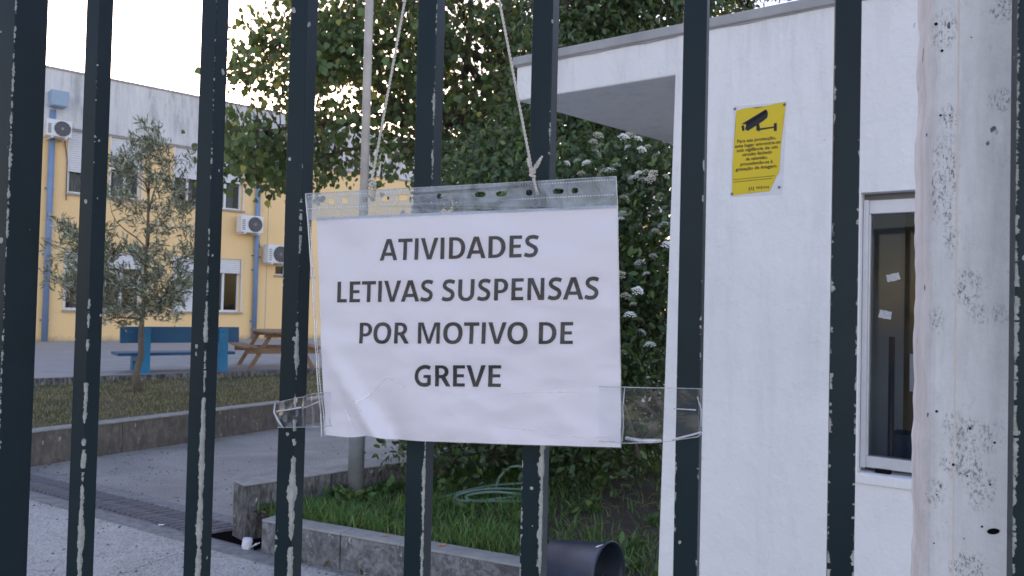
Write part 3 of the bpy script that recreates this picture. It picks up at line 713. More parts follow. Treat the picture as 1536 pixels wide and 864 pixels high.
# ---------------- yellow CCTV sign
TL, TRr, BR_, BL_ = [(1101, 160), (1181, 153), (1175, 292), (1096, 296)]
SGN = thing('surveillance_sign', BO.hit(1096, 296, .001), 'torn yellow camera surveillance sign on a white plate on the booth wall', 'sign')
def sgn(u, v, d=.004):      # u,v in 0..1 from the top left, mapped on the wall plane
    c4 = [BO.hit(*q, 0) for q in (TL, TRr, BR_, BL_)]
    p = c4[0].lerp(c4[1], u).lerp(c4[3].lerp(c4[2], u), v); return p+BO.n*d
front = [sgn(*q, .0045) for q in ((0, 0), (1, 0), (1, 1), (0, 1))]; backp = [sgn(*q, .0012) for q in ((0, 0), (1, 0), (1, 1), (0, 1))]
mb_ = MB(); mb_.hexa([backp[3], backp[2], front[2], front[3], backp[0], backp[1], front[1], front[0]]); mb_.build('plate', M_SIGNW, SGN, bevel=.001)
outl = [(.055, .055), (.18, .035), (.34, .03), (.46, .05), (.60, .028), (.80, .01), (.985, .0), (.975, .09), (.955, .17), (.945, .30), (.935, .40), (.93, .5), (.925, .60), (.92, .70), (.915, .76), (.87, .80), (.82, .86), (.78, .92), (.76, .955), (.5, .96), (.25, .975), (.035, .985), (.04, .85), (.045, .75), (.02, .62), (.03, .55), (.05, .4), (.06, .2)]
bm = bmesh.new(); vs = [bm.verts.new(sgn(u, v, .0052)-WM[SGN.name].to_translation()) for u, v in outl]; f = bm.faces.new(vs); bmesh.ops.triangulate(bm, faces=[f])
me = bpy.data.meshes.new('yellow_print'); bm.to_mesh(me); bm.free(); link('yellow_print', me, M_YEL, SGN)
mb_ = MB()
def spoly(pts, d=.0058): mb_.add([sgn(u, v, d) for u, v in pts], [tuple(range(len(pts)))])
spoly([(.16, .205), (.62, .065), (.66, .09), (.30, .225), (.22, .205)])
spoly([(.27, .195), (.62, .075), (.665, .105), (.655, .155), (.58, .19), (.30, .285), (.24, .265)])
spoly([(.17, .225), (.215, .215), (.235, .275), (.195, .285)])
spoly([(.455, .215), (.50, .20), (.53, .265), (.52, .30), (.46, .285)], .0061)
spoly([(.46, .268), (.80, .258), (.80, .272), (.47, .29)], .0064)
spoly([(.785, .225), (.835, .22), (.84, .305), (.79, .31)], .0067)
mb_.build('camera_symbol', M_INK, SGN, fix=False)
def font_mesh(body, off):
    cu = bpy.data.curves.new('txt', 'FONT'); cu.body = body; cu.align_x = 'CENTER'; cu.size = 1; cu.offset = off; cu.resolution_u = 3
    ob = bpy.data.objects.new('txt', cu); COL.objects.link(ob); dg = bpy.context.evaluated_depsgraph_get()
    me = bpy.data.meshes.new_from_object(ob.evaluated_get(dg)); bpy.data.objects.remove(ob); return me
M_SINK = simple('faded_sign_ink', (.09, .065, .02), None, rough=.7)
M_INK2 = simple('faded_line_ink', (.16, .12, .02), None, rough=.7)
lines = [("Para sua protecção,", .10, .83, .400), ("este lugar encontra-se", .06, .92, .452), ("sob vigilância de um", .10, .87, .502), ("circuito fechado", .21, .77, .552), ("de televisão,", .28, .69, .604), ("procedendo-se à", .18, .79, .655), ("gravação de imagem.", .09, .88, .708)]
for body, u0, u1, vb in lines:
    me = font_mesh(body, .022); xs = [v.co.x for v in me.vertices]; x0, x1 = min(xs), max(xs)
    for v in me.vertices:
        u = u0+(u1-u0)*(v.co.x-x0)/(x1-x0); vv = vb-(v.co.y)*.050
        v.co = sgn(u, vv+.010-.018*u, .0060)-WM[SGN.name].to_translation()
    me.name = 'lettering'; link('lettering', me, M_SINK, SGN)
mb_ = MB()
for vv in (.795, .822): spoly([(.05, vv+.012), (.86-(vv-.79)*2, vv-.006), (.86-(vv-.79)*2, vv), (.05, vv+.018)], .006)
for i, (u0, hh) in enumerate([(.36, .045), (.40, .03), (.44, .042), (.50, .02), (.53, .028), (.56, .02), (.59, .03), (.62, .02), (.655, .026), (.69, .022), (.72, .026)]):
    spoly([(u0, .90), (u0+.018, .90), (u0+.018, .90+hh), (u0, .90+hh)], .006)
mb_.build('faded_footer', M_INK2, SGN, fix=False)
for u, v in ((.03, .03), (.96, .03), (.035, .965), (.93, .92)):
    Mx = Matrix.Translation(sgn(u, v, .0055)) @ BO.n.to_track_quat('Z', 'Y').to_matrix().to_4x4()
    MB().lathe([(.0001, .003), (.003, .0026), (.0045, 0)], Mx, 12).build('screw', M_METAL, SGN)

# ================================================================== FENCE
FALPHA = R(20); FD = .69; BW = .0198
FE = VP(Vector((math.sin(FALPHA)*FD, math.cos(FALPHA)*FD, 0)), R(90)+FALPHA)     # u to the right-near
if FE.u.x < 0: FE.u = -FE.u
FENCE = thing('metal_fence', FE.pt(0, 0), 'dark green-blue enamelled steel bar fence with chipped paint in the foreground', 'fence', rz=-FALPHA)
FM = WM[FENCE.name]
def flocal(p): return FM.inverted() @ p
zof = lambda px, y: FE.hit(px, y)[2]
RUNS = {
 2: dict(e=134, side=.0198, R=[(0, 0), (90, 0), (100, 2), (150, 1.5), (160, 0), (200, 0), (205, 3), (225, 2), (230, 0), (440, 0), (450, 3), (520, 3.5), (530, 0), (560, 0), (575, 5), (630, 5), (640, 0), (655, 0), (660, 5), (680, 4), (694, 7), (702, 7), (706, 2), (722, 1), (735, 5), (790, 6), (795, 8), (864, 7)], sp=.6),
 3: dict(e=311, R=[(0, 1.3), (150, 1.8), (280, 1.5), (290, 0), (340, 0), (345, 1.5), (430, 2), (450, 2), (490, 5), (515, 5), (520, 2), (560, 3), (585, 4), (590, 0), (596, 0), (600, 6), (680, 7), (700, 9), (720, 6), (760, 7), (800, 9), (820, 6), (864, 8)], sp=.3),
 4: dict(e=448, R=[(0, .5), (100, 1), (280, .8), (300, 3), (340, 3.5), (380, 3), (420, 0), (440, 0), (480, 3), (490, 5), (540, 6), (550, 5), (560, 2), (585, 0), (600, 4), (665, 5), (672, 0), (684, 0), (690, 7), (718, 7), (730, 10), (738, 15), (750, 12), (758, 7), (808, 7), (812, 0), (820, 0), (824, 8), (850, 8)], L=[(250, 0), (400, 0), (405, 3), (425, 5), (430, 0), (690, 0), (805, 0), (812, 5), (830, 5), (835, 0)], sp=.9),
 5: dict(e=644, R=[(0, 1.6), (100, 2.2), (280, 2.4), (640, 2.5), (665, 4), (700, 5), (760, 5), (800, 4), (864, 4.5)], sp=.1),
 6: dict(e=820, R=[(0, 1), (20, 2), (26, 5), (32, 2), (45, 0), (150, 1), (175, 2), (240, 1.5), (270, 1.5), (650, 3), (680, 7), (700, 11), (712, 9), (720, 6), (780, 6), (864, 6)], L=[(0, 0), (20, 2), (30, 2), (32, 0), (690, 0), (700, 2), (820, 2.5), (864, 2)], sp=.6),
 7: dict(e=1053, R=[(0, .6), (300, .8), (500, 1), (560, 2.5), (566, 0), (700, 0), (705, 3), (716, 3), (720, 0), (825, 0), (828, 4), (840, 3), (864, 3)], L=[(300, 0), (700, 1.5), (760, 2), (864, 1)], sp=.7),
 8: dict(e=1287, R=[(0, 1), (40, 2), (60, 1), (280, 2), (300, 2), (305, 6), (335, 6), (340, 1), (460, 2), (540, 2), (600, 3), (680, 4), (700, 5), (760, 5), (864, 5)], L=[(0, .5), (120, 2), (300, 1), (460, 2), (700, 3), (760, 4), (864, 4)], sp=.8),
 9: dict(e=None, l=1523, R=[], L=[(0, 2), (40, 5), (80, 4), (140, 6), (250, 5), (350, 6), (500, 6), (580, 3), (650, 6), (700, 6), (740, 3), (800, 5), (864, 3)], sp=.9)}
bar_e = {}
for k, d_ in RUNS.items():
    e = d_['e']; H = BW/2
    if e is not None:
        s_edge = flocal(FE.hit(e, 432)).x; xc = s_edge-H
    else:
        xc = flocal(FE.hit(d_['l'], 432)).x+H; e = d_['l']
    pxm = abs(FE.hit(e, 442)[2]-FE.hit(e, 422)[2])/20
    conv = lambda L: [(zof(e, y), w_*pxm*(.45 if y < 300 else .62 if y < 480 else .85)) for y, w_ in L]
    RR = conv(d_['R']); LLw = conv(d_.get('L', []))
    mt = m_bar('chipped_bar_enamel', H, 1.2, 1.82, RR, LLw, seed=k*1.37, spots=d_['sp'], dash={2: .47, 3: .40, 4: .48, 5: 0, 6: .45, 7: .50, 8: .49, 9: .42}[k])
    mb_ = MB(); mb_.box((0, 0, .98), (BW, BW, 1.90)); o = mb_.build('bar', mt, FENCE, local=True, bevel=.0009)
    o.location = (xc, H, 0); bar_e[k] = xc
# wider gate post at the left, and hidden bars outside the frame to finish the panel
PW = .044; xe = flocal(FE.hit(7, 432)).x
mt = m_bar('chipped_post_enamel', PW/2, 1.2, 1.82, [(zof(7, y), w_*.0006) for y, w_ in [(0, 1), (100, 2), (300, 2.5), (420, 1), (500, 2), (864, 1)]], [], seed=.7, spots=.6)
o = MB().box((0, 0, 1.0), (PW, PW, 2.0)).build('post', mt, FENCE, local=True, bevel=.001); o.location = (xe-PW/2, PW/2, 0)
mt_o = m_bar('chipped_bar_enamel_plain', BW/2, 1.2, 1.82, [(1.2, .002), (1.8, .001)], [], seed=9.1, spots=.6)
for i in range(3):
    o = MB().box((0, 0, .98), (BW, BW, 1.90)).build('bar', mt_o, FENCE, local=True, bevel=.0009); o.location = (bar_e[9]+.125*(i+1), BW/2, 0)
mt_rail = m_bar('rail_enamel', .015, 1.2, 1.82, [], [], seed=3.3, spots=0)
for z_ in (1.945, .045): MB().box(((xe+bar_e[9]+.4)/2, BW/2+.0, z_), (bar_e[9]+.44-xe-PW, .03, .03)).build('rail', mt_rail, FENCE, local=True, bevel=.001)

# whitewashed concrete post behind the fence, left edge crumbling
PO = VP(FE.pt(0, 0, -.045), R(90)+FALPHA)
if PO.u.x < 0: PO.u = -PO.u
CP = thing('concrete_post', PO.hit(1430, 700)*1, 'white painted concrete post with black mould specks at the right of the fence', 'post')
CP.location.z = 0
pt_ = []
for px_, py_, sx_, sz_ in ((1418, 250, 26, 75), (1406, 290, 18, 60), (1424, 175, 20, 28), (1416, 45, 26, 40), (1425, 330, 16, 80), (1510, 15, 26, 30), (1502, 150, 26, 26), (1432, 640, 24, 30), (1460, 655, 50, 40), (1430, 695, 24, 26), (1450, 700, 40, 30), (1452, 850, 36, 34), (1400, 740, 22, 30), (1470, 735, 30, 50), (1500, 20, 20, 24), (1450, 430, 26, 40), (1480, 470, 40, 22), (1402, 480, 18, 30)):
    h_ = PO.hit(px_, py_); k_px = (PO.hit(px_+10, py_)-h_).length/10; pt_.append((h_.x-CP.location.x, h_.y-CP.location.y, h_.z, sx_*k_px, sz_*k_px))
M_POST = m_post(pt_)
CP.location.z = 0; WM[CP.name] = Matrix.Translation(CP.location)
sA = PO.sz(1391, 432)[0]; sB = PO.sz(1522, 432)[0]; NZ = 420; z0, z1 = .0, 2.3
V = []; F = []
# cross-section: back-left, chamfer, front-left ... front right, back right
leanp = (PO.sz(1388, 864)[0]-PO.sz(1393, 0)[0])/(PO.sz(1388, 864)[1]-PO.sz(1393, 0)[1])
prof_n = 12
for j in range(NZ+1):
    z_ = z0+(z1-z0)*j/NZ
    if z_ > 1.15 and z_ < 1.9: pass
    r1 = mnoise.noise(Vector((z_*22, 3.1, 0)))*.0022+mnoise.noise(Vector((z_*75, 1.1, 0)))*.0011
    r2 = mnoise.noise(Vector((z_*18, 8.1, 0)))*.0030+mnoise.noise(Vector((z_*60, 5.1, 0)))*.0015
    ln = leanp*(z_-1.5)*.0
    row = [(sA+.0005+r2, -.085), (sA-.0005+r2, -.06), (sA-.001+r2*.8, -.03), (sA+r2*.7, -.010), (sA+.004+r1, -.0015+r1*.3), (sA+.007+r1, -.0002)]
    for i in range(1, 7): row.append((sA+.007+(sB-.002-sA-.007)*i/6, 0))
    row += [(sB-.0008, -.0008), (sB, -.003), (sB, -.085)]
    for s_, d_ in row: V.append(PO.pt(s_+ln, z_, d_))
nr = len(row)
for j in range(NZ):
    for i in range(nr-1): F.append((j*nr+i, j*nr+i+1, (j+1)*nr+i+1, (j+1)*nr+i))
    F.append((j*nr+nr-1, j*nr, (j+1)*nr, (j+1)*nr+nr-1))
F.append(tuple(range(nr))[::-1]); F.append(tuple(NZ*nr+i for i in range(nr)))
mb_ = MB(); mb_.v = V; mb_.f = F; mb_.build('shaft', M_POST, CP)
# cream bead seam
mb_ = MB(); sq = PO.sz(1434, 432)[0]; row = None
for j in range(700):
    z_ = 1.15+.72*j/699; wv = .0011+.0008*mnoise.noise(Vector((z_*120, 0, 0)))+.0006*mnoise.noise(Vector((z_*40, 5, 0)))
    off = .0007*mnoise.noise(Vector((z_*30, 9, 0))); hh = .0004+.0003*mnoise.noise(Vector((z_*90, 2, 0)))
    r_ = [PO.pt(sq+off-wv, z_, -.0002), PO.pt(sq+off, z_, hh), PO.pt(sq+off+wv, z_, -.0002)]
    b0 = len(mb_.v); mb_.v += r_
    if j: mb_.f += [(b0-3, b0-2, b0+1, b0), (b0-2, b0-1, b0+2, b0+1)]
mb_.build('cement_bead', M_CREAM, CP, smooth=True, fix=False)
# flat black oval, colour painted as the shade of an opening
hc = PO.hit(1490, 797, .0004); Mx = Matrix.Translation(hc) @ PO.n.to_track_quat('Z', 'Y').to_matrix().to_4x4() @ Matrix.Rotation(R(12), 4, 'Z') @ Matrix.Scale(1.9, 4, (1, 0, 0))
MB().lathe([(.0001, .0001), (.0018, .0002), (.0024, .0002)], Mx, 16).build('hole_shade', M_DARK, CP)
for px_, py_, r_ in ((1473, 790, .0009), (1404, 36, .0014), (1413, 76, .0012), (1425, 173, .0008), (1411, 173, .001), (1457, 56, .0006), (1405, 617, .0011), (1455, 643, .0011), (1492, 664, .001), (1485, 727, .0009), (1430, 697, .0012), (1451, 714, .0008), (1405, 742, .0007), (1401, 815, .0007), (1446, 808, .0006)):
    hc = PO.hit(px_, py_, .0004); Mx = Matrix.Translation(hc) @ PO.n.to_track_quat('Z', 'Y').to_matrix().to_4x4()
    MB().lathe([(.0001, .0001), (r_*1.0, .0001)], Mx, 7).build('dark_speck', M_DARK, CP)  # small flat black discs on the post face

# ================================================================== NOTICE IN ITS SLEEVE
Lc = at(470, 480, .772); Rc = at(928, 480, .692)
SP = VP(Lc, math.atan2((Rc-Lc).x, (Rc-Lc).y)); 
if SP.u.x < 0: SP.u = -SP.u
NOT = thing('hanging_notice', SP.hit(700, 672), 'white printed strike notice in a clear plastic sleeve hung on the fence bars', 'notice')
sc4 = [SP.hit(*q) for q in ((460, 291), (925, 265.5), (932, 672), (483, 656))]
def bil(c4, u, v): return c4[0].lerp(c4[1], u).lerp(c4[3].lerp(c4[2], u), v)
SW = (sc4[1]-sc4[0]).length; SHt = (sc4[3]-sc4[0]).length
def disp(p):
    s = (p-SP.P0).dot(SP.u); z_ = p.z
    x = s/SW; y = (sc4[0].z-z_)/SHt          # 0..1 approx
    n = 0.0
    # soft bow, pouch at the lower left, crease bands
    n += .004*math.sin(math.pi*min(max(x, 0), 1))*y
    dx = x-.10-(y-.72)*.55; fold = math.exp(-(dx/.035)**2)*max(0, (y-.55)/.45)
    n += .006*fold
    dx2 = x-.24-(y-.80)*.35; n -= .005*math.exp(-(dx2/.05)**2)*max(0, (y-.70)/.3)
    n += .0011*mnoise.noise(Vector((s*16, z_*34+s*8, 0)))-.0016*abs(mnoise.noise(Vector((s*9+z_*6, z_*26-s*5, 3))))*(.25+max(0, y))-.0010*abs(mnoise.noise(Vector((s*28+z_*10, z_*55-s*9, 6))))*(.2+max(0, y))+.0007*mnoise.noise(Vector((s*30-z_*12, z_*60, 4)))*(.3+y)
    n += .0016*mnoise.noise(Vector((s*5, z_*9, 9)))
    n += .012*max(0, .04-x)*5*0
    return n
def sheet_grid(name, c4, nu, nv, off, mat, parent, edge_fn=None):
    V = []; F = []
    for j in range(nv+1):
        for i in range(nu+1):
            u, v = i/nu, j/nv
            if edge_fn: u, v = edge_fn(u, v)
            p = bil(c4, u, v); V.append(p+SP.n*(disp(p)+off))
    for j in range(nv):
        for i in range(nu): q = j*(nu+1)+i; F.append((q, q+nu+1, q+nu+2, q+1))
    mb_ = MB(); mb_.v = V; mb_.f = F; return mb_.build(name, mat, parent, smooth=True, fix=False)
# the lower left edge of the notice steps up a little towards the left
def ef(u, v):
    lift = -.018*math.exp(-((u-.17)/.05)**2)-.012*max(0, .14-u)/.14
    return u, v*(1+lift*v*v*.9)
pc4 = [SP.hit(*q) for q in ((475, 326.5), (927, 308), (931.5, 671), (488, 656))]
paper = sheet_grid('paper', pc4, 150, 110, .0004, M_PAPER, NOT, ef)
stc = [(460, 291), (925, 265.5), (925.8, 312), (463, 331)]; st4 = [SP.hit(*q) for q in stc]
sheet_grid('front_film', [st4[3], st4[2], sc4[2]+Vector((0, 0, -.0005)), sc4[3]], 100, 80, .0016, M_FILM, NOT, ef)
sheet_grid('back_film', [st4[3], st4[2], sc4[2], sc4[3]], 60, 50, -.0010, M_FILM, NOT, ef)
# binding strip with oval holes
cu = bpy.data.curves.new('strip', 'CURVE'); cu.dimensions = '2D'; cu.fill_mode = 'BOTH'
def addspl(pts):
    sp_ = cu.splines.new('POLY'); sp_.points.add(len(pts)-1); sp_.use_cyclic_u = True
    for q, p in zip(sp_.points, pts): q.co = (p[0], p[1], 0, 1)
edge = [(i/60, 0) for i in range(61)]+[(1-i/60, 1) for i in range(61)]; addspl(edge)
hl = [(504, 303, 4, 4), (526, 301.5, 4.5, 4), (558, 299.5, 4, 4.5), (591, 298.5, 6, 4), (618, 297, 6.5, 4), (673, 294, 4, 4), (734, 291.5, 8, 4), (765, 290.5, 8, 4), (805, 289, 4.5, 4.5), (846, 287, 7.5, 4.2), (869, 286.3, 4.5, 4.2)]
stc = [(460, 291), (925, 265.5), (925.8, 312), (463, 331)]
def st_uv(px, py):
    u = (px-461.5)/(925.4-461.5); yt = 291-25.5*u; yb = 331-19*u; return u, (py-yt)/(yb-yt)
for px_, py_, a_, b_ in hl:
    pts = []
    for k in range(20):
        q = 2*math.pi*k/20; cx = math.copysign(abs(math.cos(q))**.7, math.cos(q)); sx = math.copysign(abs(math.sin(q))**.8, math.sin(q))
        pts.append(st_uv(px_+cx*a_, py_+sx*b_-.04*cx*a_))
    addspl(pts)
ob = bpy.data.objects.new('strip', cu); COL.objects.link(ob); dg = bpy.context.evaluated_depsgraph_get()
me = bpy.data.meshes.new_from_object(ob.evaluated_get(dg)); bpy.data.objects.remove(ob)
st4 = [SP.hit(*q) for q in stc]
for v in me.vertices:
    p = bil(st4, v.co.x, v.co.y); v.co = p+SP.n*(disp(p)+.0022)-WM[NOT.name].to_translation()
me.materials.clear(); link('binding_strip', me, M_STRIP, NOT)
# welded dot rows (uncountable, one part)
mb_ = MB()
def dot(px, py, r_=.0011):
    p = SP.hit(px, py); p = p+SP.n*(disp(p)+.0026); b0 = len(mb_.v)
    for k in range(6): q = k*math.pi/3; mb_.v.append(p+SP.u*(r_*math.cos(q))+Vector((0, 0, r_*.8*math.sin(q))))
    mb_.v.append(p+SP.n*.0005)
    mb_.f += [(b0+k, b0+(k+1) % 6, b0+6) for k in range(6)]
for i in range(112):
    u = (i+.5)/112; px_ = 463+u*459; dot(px_, 294.5-25.5*u-.5+2, .0009); dot(px_, 314-21*u, .0009)
for i in range(70):
    v = (i+.5)/70; dot(466+22*v, 335+315*v, .0007)
o = mb_.build('weld_dots', M_WELD, NOT, fix=False); o['kind'] = 'stuff'
# rim of the sleeve catches light
def rim(name, pl, r_, parent=NOT, mat=M_EDGE, dn=.0018):
    pts = [SP.hit(*q) for q in pl]; out = []
    for a_, b_ in zip(pts[:-1], pts[1:]):
        for k in range(12): p = a_.lerp(b_, k/12); out.append(p+SP.n*(disp(p)+dn))
    out.append(pts[-1]+SP.n*(disp(pts[-1])+dn)); return MB().tube(out, r_, 5).build(name, mat, parent, smooth=True)
rim('left_rim', [(460, 291), (470, 430), (477, 560), (483.5, 656)], .0007); rim('left_rim', [(465.5, 333), (473, 430), (480, 560), (489, 655)], .0004)
rim('top_rim', [(460, 291), (925, 265.5)], .0004); rim('right_rim', [(925, 265.5), (927, 312), (931, 560), (932, 672)], .0004)
# ---- lettering: drawn glyph by glyph
W_ = .19
def arcpts(cx, cy, rx, ry, a0, a1, n, ex=2.3):
    o = []
    for i in range(n+1):
        q = a0+(a1-a0)*i/n; c, s = math.cos(q), math.sin(q)
        o.append((cx+rx*math.copysign(abs(c)**(2/ex), c), cy+ry*math.copysign(abs(s)**(2/ex), s)))
    return o
def ring(o, i): return [[o[k], o[k+1], i[k+1], i[k]] for k in range(len(o)-1)]
def stroke(pts, w_):
    P = []
    pts = [Vector(p) for p in pts]; n = len(pts)
    for i in range(n-1):
        p0, p1, p2, p3 = pts[max(i-1, 0)], pts[i], pts[i+1], pts[min(i+2, n-1)]
        for k in range(5):
            t = k/5; P.append(.5*((2*p1)+(-p0+p2)*t+(2*p0-5*p1+4*p2-p3)*t*t+(-p0+3*p1-3*p2+p3)*t**3))
    P.append(pts[-1]); o = []; q = []
    for i, p in enumerate(P):
        t = (P[min(i+1, len(P)-1)]-P[max(i-1, 0)]).normalized(); nn = Vector((-t.y, t.x)); o.append(tuple(p+nn*w_/2)); q.append(tuple(p-nn*w_/2))
    return ring(o, q)
def bx(x0, y0, x1, y1): return [(x0, y0), (x1, y0), (x1, y1), (x0, y1)]
hp_ = math.pi/2
G = {
 'A': (.941, [[(.005, 0), (.205, 0), (.47, .80), (.47, 1), (.35, 1)], [(.935, 0), (.59, 1), (.47, 1), (.47, .80), (.735, 0)], [(.275, .215), (.665, .215), (.618, .365), (.322, .365)]]),
 'V': (.89, [[(.0, 1), (.335, 0), (.445, 0), (.445, .2), (.205, 1)], [(.89, 1), (.685, 1), (.445, .2), (.445, 0), (.555, 0)]]),
 'T': (.769, [bx(.015, .84, .755, 1), bx(.29, 0, .48, .84)]),
 'I': (.415, [bx(.112, 0, .303, 1)]),
 'L': (.657, [bx(.12, 0, .31, 1), bx(.31, 0, .64, .16)]),
 'E': (.758, [bx(.12, 0, .31, 1), bx(.31, 0, .69, .155), bx(.31, .435, .64, .58), bx(.31, .845, .685, 1)]),
 'D': (.978, [bx(.12, 0, .31, 1), bx(.31, .85, .42, 1), bx(.31, 0, .42, .15)]+ring(arcpts(.42, .5, .50, .5, hp_, -hp_, 18, 2.15), arcpts(.42, .5, .30, .35, hp_, -hp_, 18, 2.15))),
 'P': (.826, [bx(.12, 0, .31, 1), bx(.31, .855, .42, 1), bx(.31, .335, .42, .48)]+ring(arcpts(.42, .6675, .37, .3325, hp_, -hp_, 16, 2.1), arcpts(.42, .6675, .175, .1875, hp_, -hp_, 16, 2.1))),
 'R': (.874, [bx(.12, 0, .31, 1), bx(.31, .855, .42, 1), bx(.31, .395, .42, .54)]+ring(arcpts(.42, .6975, .36, .3025, hp_, -hp_, 16, 2.1), arcpts(.42, .6975, .165, .1575, hp_, -hp_, 16, 2.1))+[[(.40, .40), (.46, .53), (.63, .43), (.88, 0), (.665, 0)]]),
 'O': (1.05, ring(arcpts(.525, .5, .478, .515, 0, 2*math.pi, 40, 2.25), arcpts(.525, .5, .272, .35, 0, 2*math.pi, 40, 2.25))),
 'U': (.997, [bx(.105, .38, .295, 1), bx(.702, .38, .892, 1)]+ring(arcpts(.4985, .38, .3935, .395, math.pi, 2*math.pi, 20, 2.25), arcpts(.4985, .38, .2035, .235, math.pi, 2*math.pi, 20, 2.25))),
 'N': (1.023, [bx(.12, 0, .295, 1), bx(.728, 0, .903, 1), [(.295, 1), (.295, .76), (.64, 0), (.728, 0), (.728, .22), (.375, 1)]]),
 'M': (1.357, [bx(.12, 0, .295, 1), bx(1.062, 0, 1.237, 1), [(.295, 1), (.295, .86), (.595, 0), (.6785, 0), (.6785, .20), (.40, 1)], [(1.062, 1), (.957, 1), (.6785, .20), (.6785, 0), (.762, 0), (1.062, .86)]]),
 'S': (.734, stroke([(.655, .865), (.52, .915), (.38, .925), (.23, .875), (.165, .745), (.215, .625), (.36, .53), (.50, .45), (.575, .35), (.575, .24), (.50, .12), (.35, .075), (.20, .085), (.065, .135)], .175)),
 'G': (.989, stroke([(.86, .865), (.72, .915), (.57, .925), (.36, .865), (.20, .70), (.155, .5), (.195, .29), (.34, .13), (.54, .075), (.70, .085), (.80, .11)], .185)+[bx(.715, .06, .895, .40), bx(.52, .40, .895, .54)]),
 ' ': (.35, [])}
def textline(body, lx, rx, lb, rb, hl_, hr):
    adv = 0; polys = []
    for ch in body:
        a_, ps = G[ch]; polys += [[(x+adv, y) for x, y in p] for p in ps]; adv += a_
    xs = [x for p in polys for x, y in p]; x0, x1 = min(xs), max(xs)
    bm = bmesh.new()
    for p in polys:
        try: bm.faces.new([bm.verts.new((x, y, 0)) for x, y in p])
        except Exception: pass
    bmesh.ops.triangulate(bm, faces=bm.faces)
    bmesh.ops.subdivide_edges(bm, edges=[e for e in bm.edges if e.calc_length() > .25], cuts=2, use_grid_fill=True)
    bmesh.ops.triangulate(bm, faces=bm.faces)
    me = bpy.data.meshes.new('lettering')
    for v in bm.verts:
        u = (v.co.x-x0)/(x1-x0)
        # perspective: near end runs wider
        u2 = u*(1+.10*(u-1)*.9)
        px_ = lx+(rx-lx)*u2; py_ = lb+(rb-lb)*u2-(hl_+(hr-hl_)*u2)*v.co.y
        px_ += -.024*(-(v.co.y)*(hl_))*1.0
        p = SP.hit(px_, py_); v.co = p+SP.n*(disp(p)+.0008)-WM[NOT.name].to_translation()
    bm.normal_update(); bm.to_mesh(me); bm.free(); return link('lettering', me, M_INK, NOT)
textline('ATIVIDADES', 570.5, 808, 391, 385.5, 32, 33)
textline('LETIVAS SUSPENSAS', 506.5, 898.5, 453.7, 449, 31, 33.8)
textline('POR MOTIVO DE', 540.5, 859.5, 515, 516, 31, 33)
textline('GREVE', 624, 752.5, 579, 580, 31.5, 32.5)

# ---- cords
def cord(path, label, tails):
    t = thing('cord', path[0], label, 'string', 'cords the notice hangs from')
    mb_ = MB()
    def twist(pts, r_, pitch=.0075):
        P = []; 
        for a_, b_ in zip(pts[:-1], pts[1:]):
            nseg_ = max(2, int((b_-a_).length/.0012))
            for k in range(nseg_): P.append(a_.lerp(b_, k/nseg_))
        P.append(pts[-1]); 
        for ph in (0, math.pi):
            Q_ = []; acc = 0
            for i, p in enumerate(P):
                if i: acc += (P[i]-P[i-1]).length
                tt = (P[min(i+1, len(P)-1)]-P[max(i-1, 0)]).normalized(); a_ = tt.cross(Vector((.1, 1, .1))).normalized(); c_ = tt.cross(a_)
                q = acc/pitch*2*math.pi+ph; Q_.append(p+(a_*math.cos(q)+c_*math.sin(q))*r_*.55)
            mb_.tube(Q_, r_*.62, 5)
    twist(path, .00125); mb_.build('strand', M_CORD, t, smooth=True, fix=False)
    for tl in tails:
        mb_ = MB(); twist(tl, .0011); mb_.build('tail', M_CORD, t, smooth=True, fix=False)
    return t
def fp(px, py, off): return SP.hit(px, py)+SP.n*off
rail_front = lambda px, z_: None
def topend(pa, pb, z_):   # carry a line on upward to height z_
    d_ = (pa-pb); return pa+d_*((z_-pa.z)/d_.z)
b_ = fp(562, 272, .006); a_ = fp(612, 0, .006)
c1 = cord([topend(a_, b_, 1.95), a_, b_, fp(559, 284, .005), fp(558, 296, .003), fp(558, 300, -.004), fp(559.5, 288, -.004), fp(562, 274, -.001)], 'left twisted white cord running up from the notice', [[fp(562, 276, .006), fp(558, 279, .008), fp(562, 281, .007)], [fp(561, 274, .006), fp(568, 276, .009), fp(566, 281, .008)]])
b_ = fp(800, 256, .006); a_ = fp(751, 0, .006)
c2 = cord([topend(a_, b_, 1.95), a_, b_, fp(802, 266, .006), fp(805, 280, .005), fp(806, 288, .003), fp(805, 291, -.004), fp(801, 276, -.004), fp(800, 262, -.001)], 'right twisted white cord knotted above the notice with loose ends', [[fp(800, 262, .007), fp(806, 252, .009), fp(813, 243, .010), fp(818, 238, .011)], [fp(801, 262, .007), fp(797, 250, .009), fp(795, 240, .009)], [fp(801, 261, .008), fp(811, 252, .011), fp(816, 242, .012)]])
for t_, (kx, ky) in ((c1, (562, 276)), (c2, (801, 262))):
    mb_ = MB()
    for k in range(3):
        cen = fp(kx, ky-3+k*3, .006); pts = [cen+SP.u*(.0022*math.cos(q*math.pi/6))+SP.n*(.0022*math.sin(q*math.pi/6))+Vector((0, 0, .0012*math.sin(q*math.pi/6+k*2))) for q in range(13)]
        mb_.tube(pts, .0011, 6)
    mb_.build('knot', M_CORD, t_, smooth=True, fix=False)

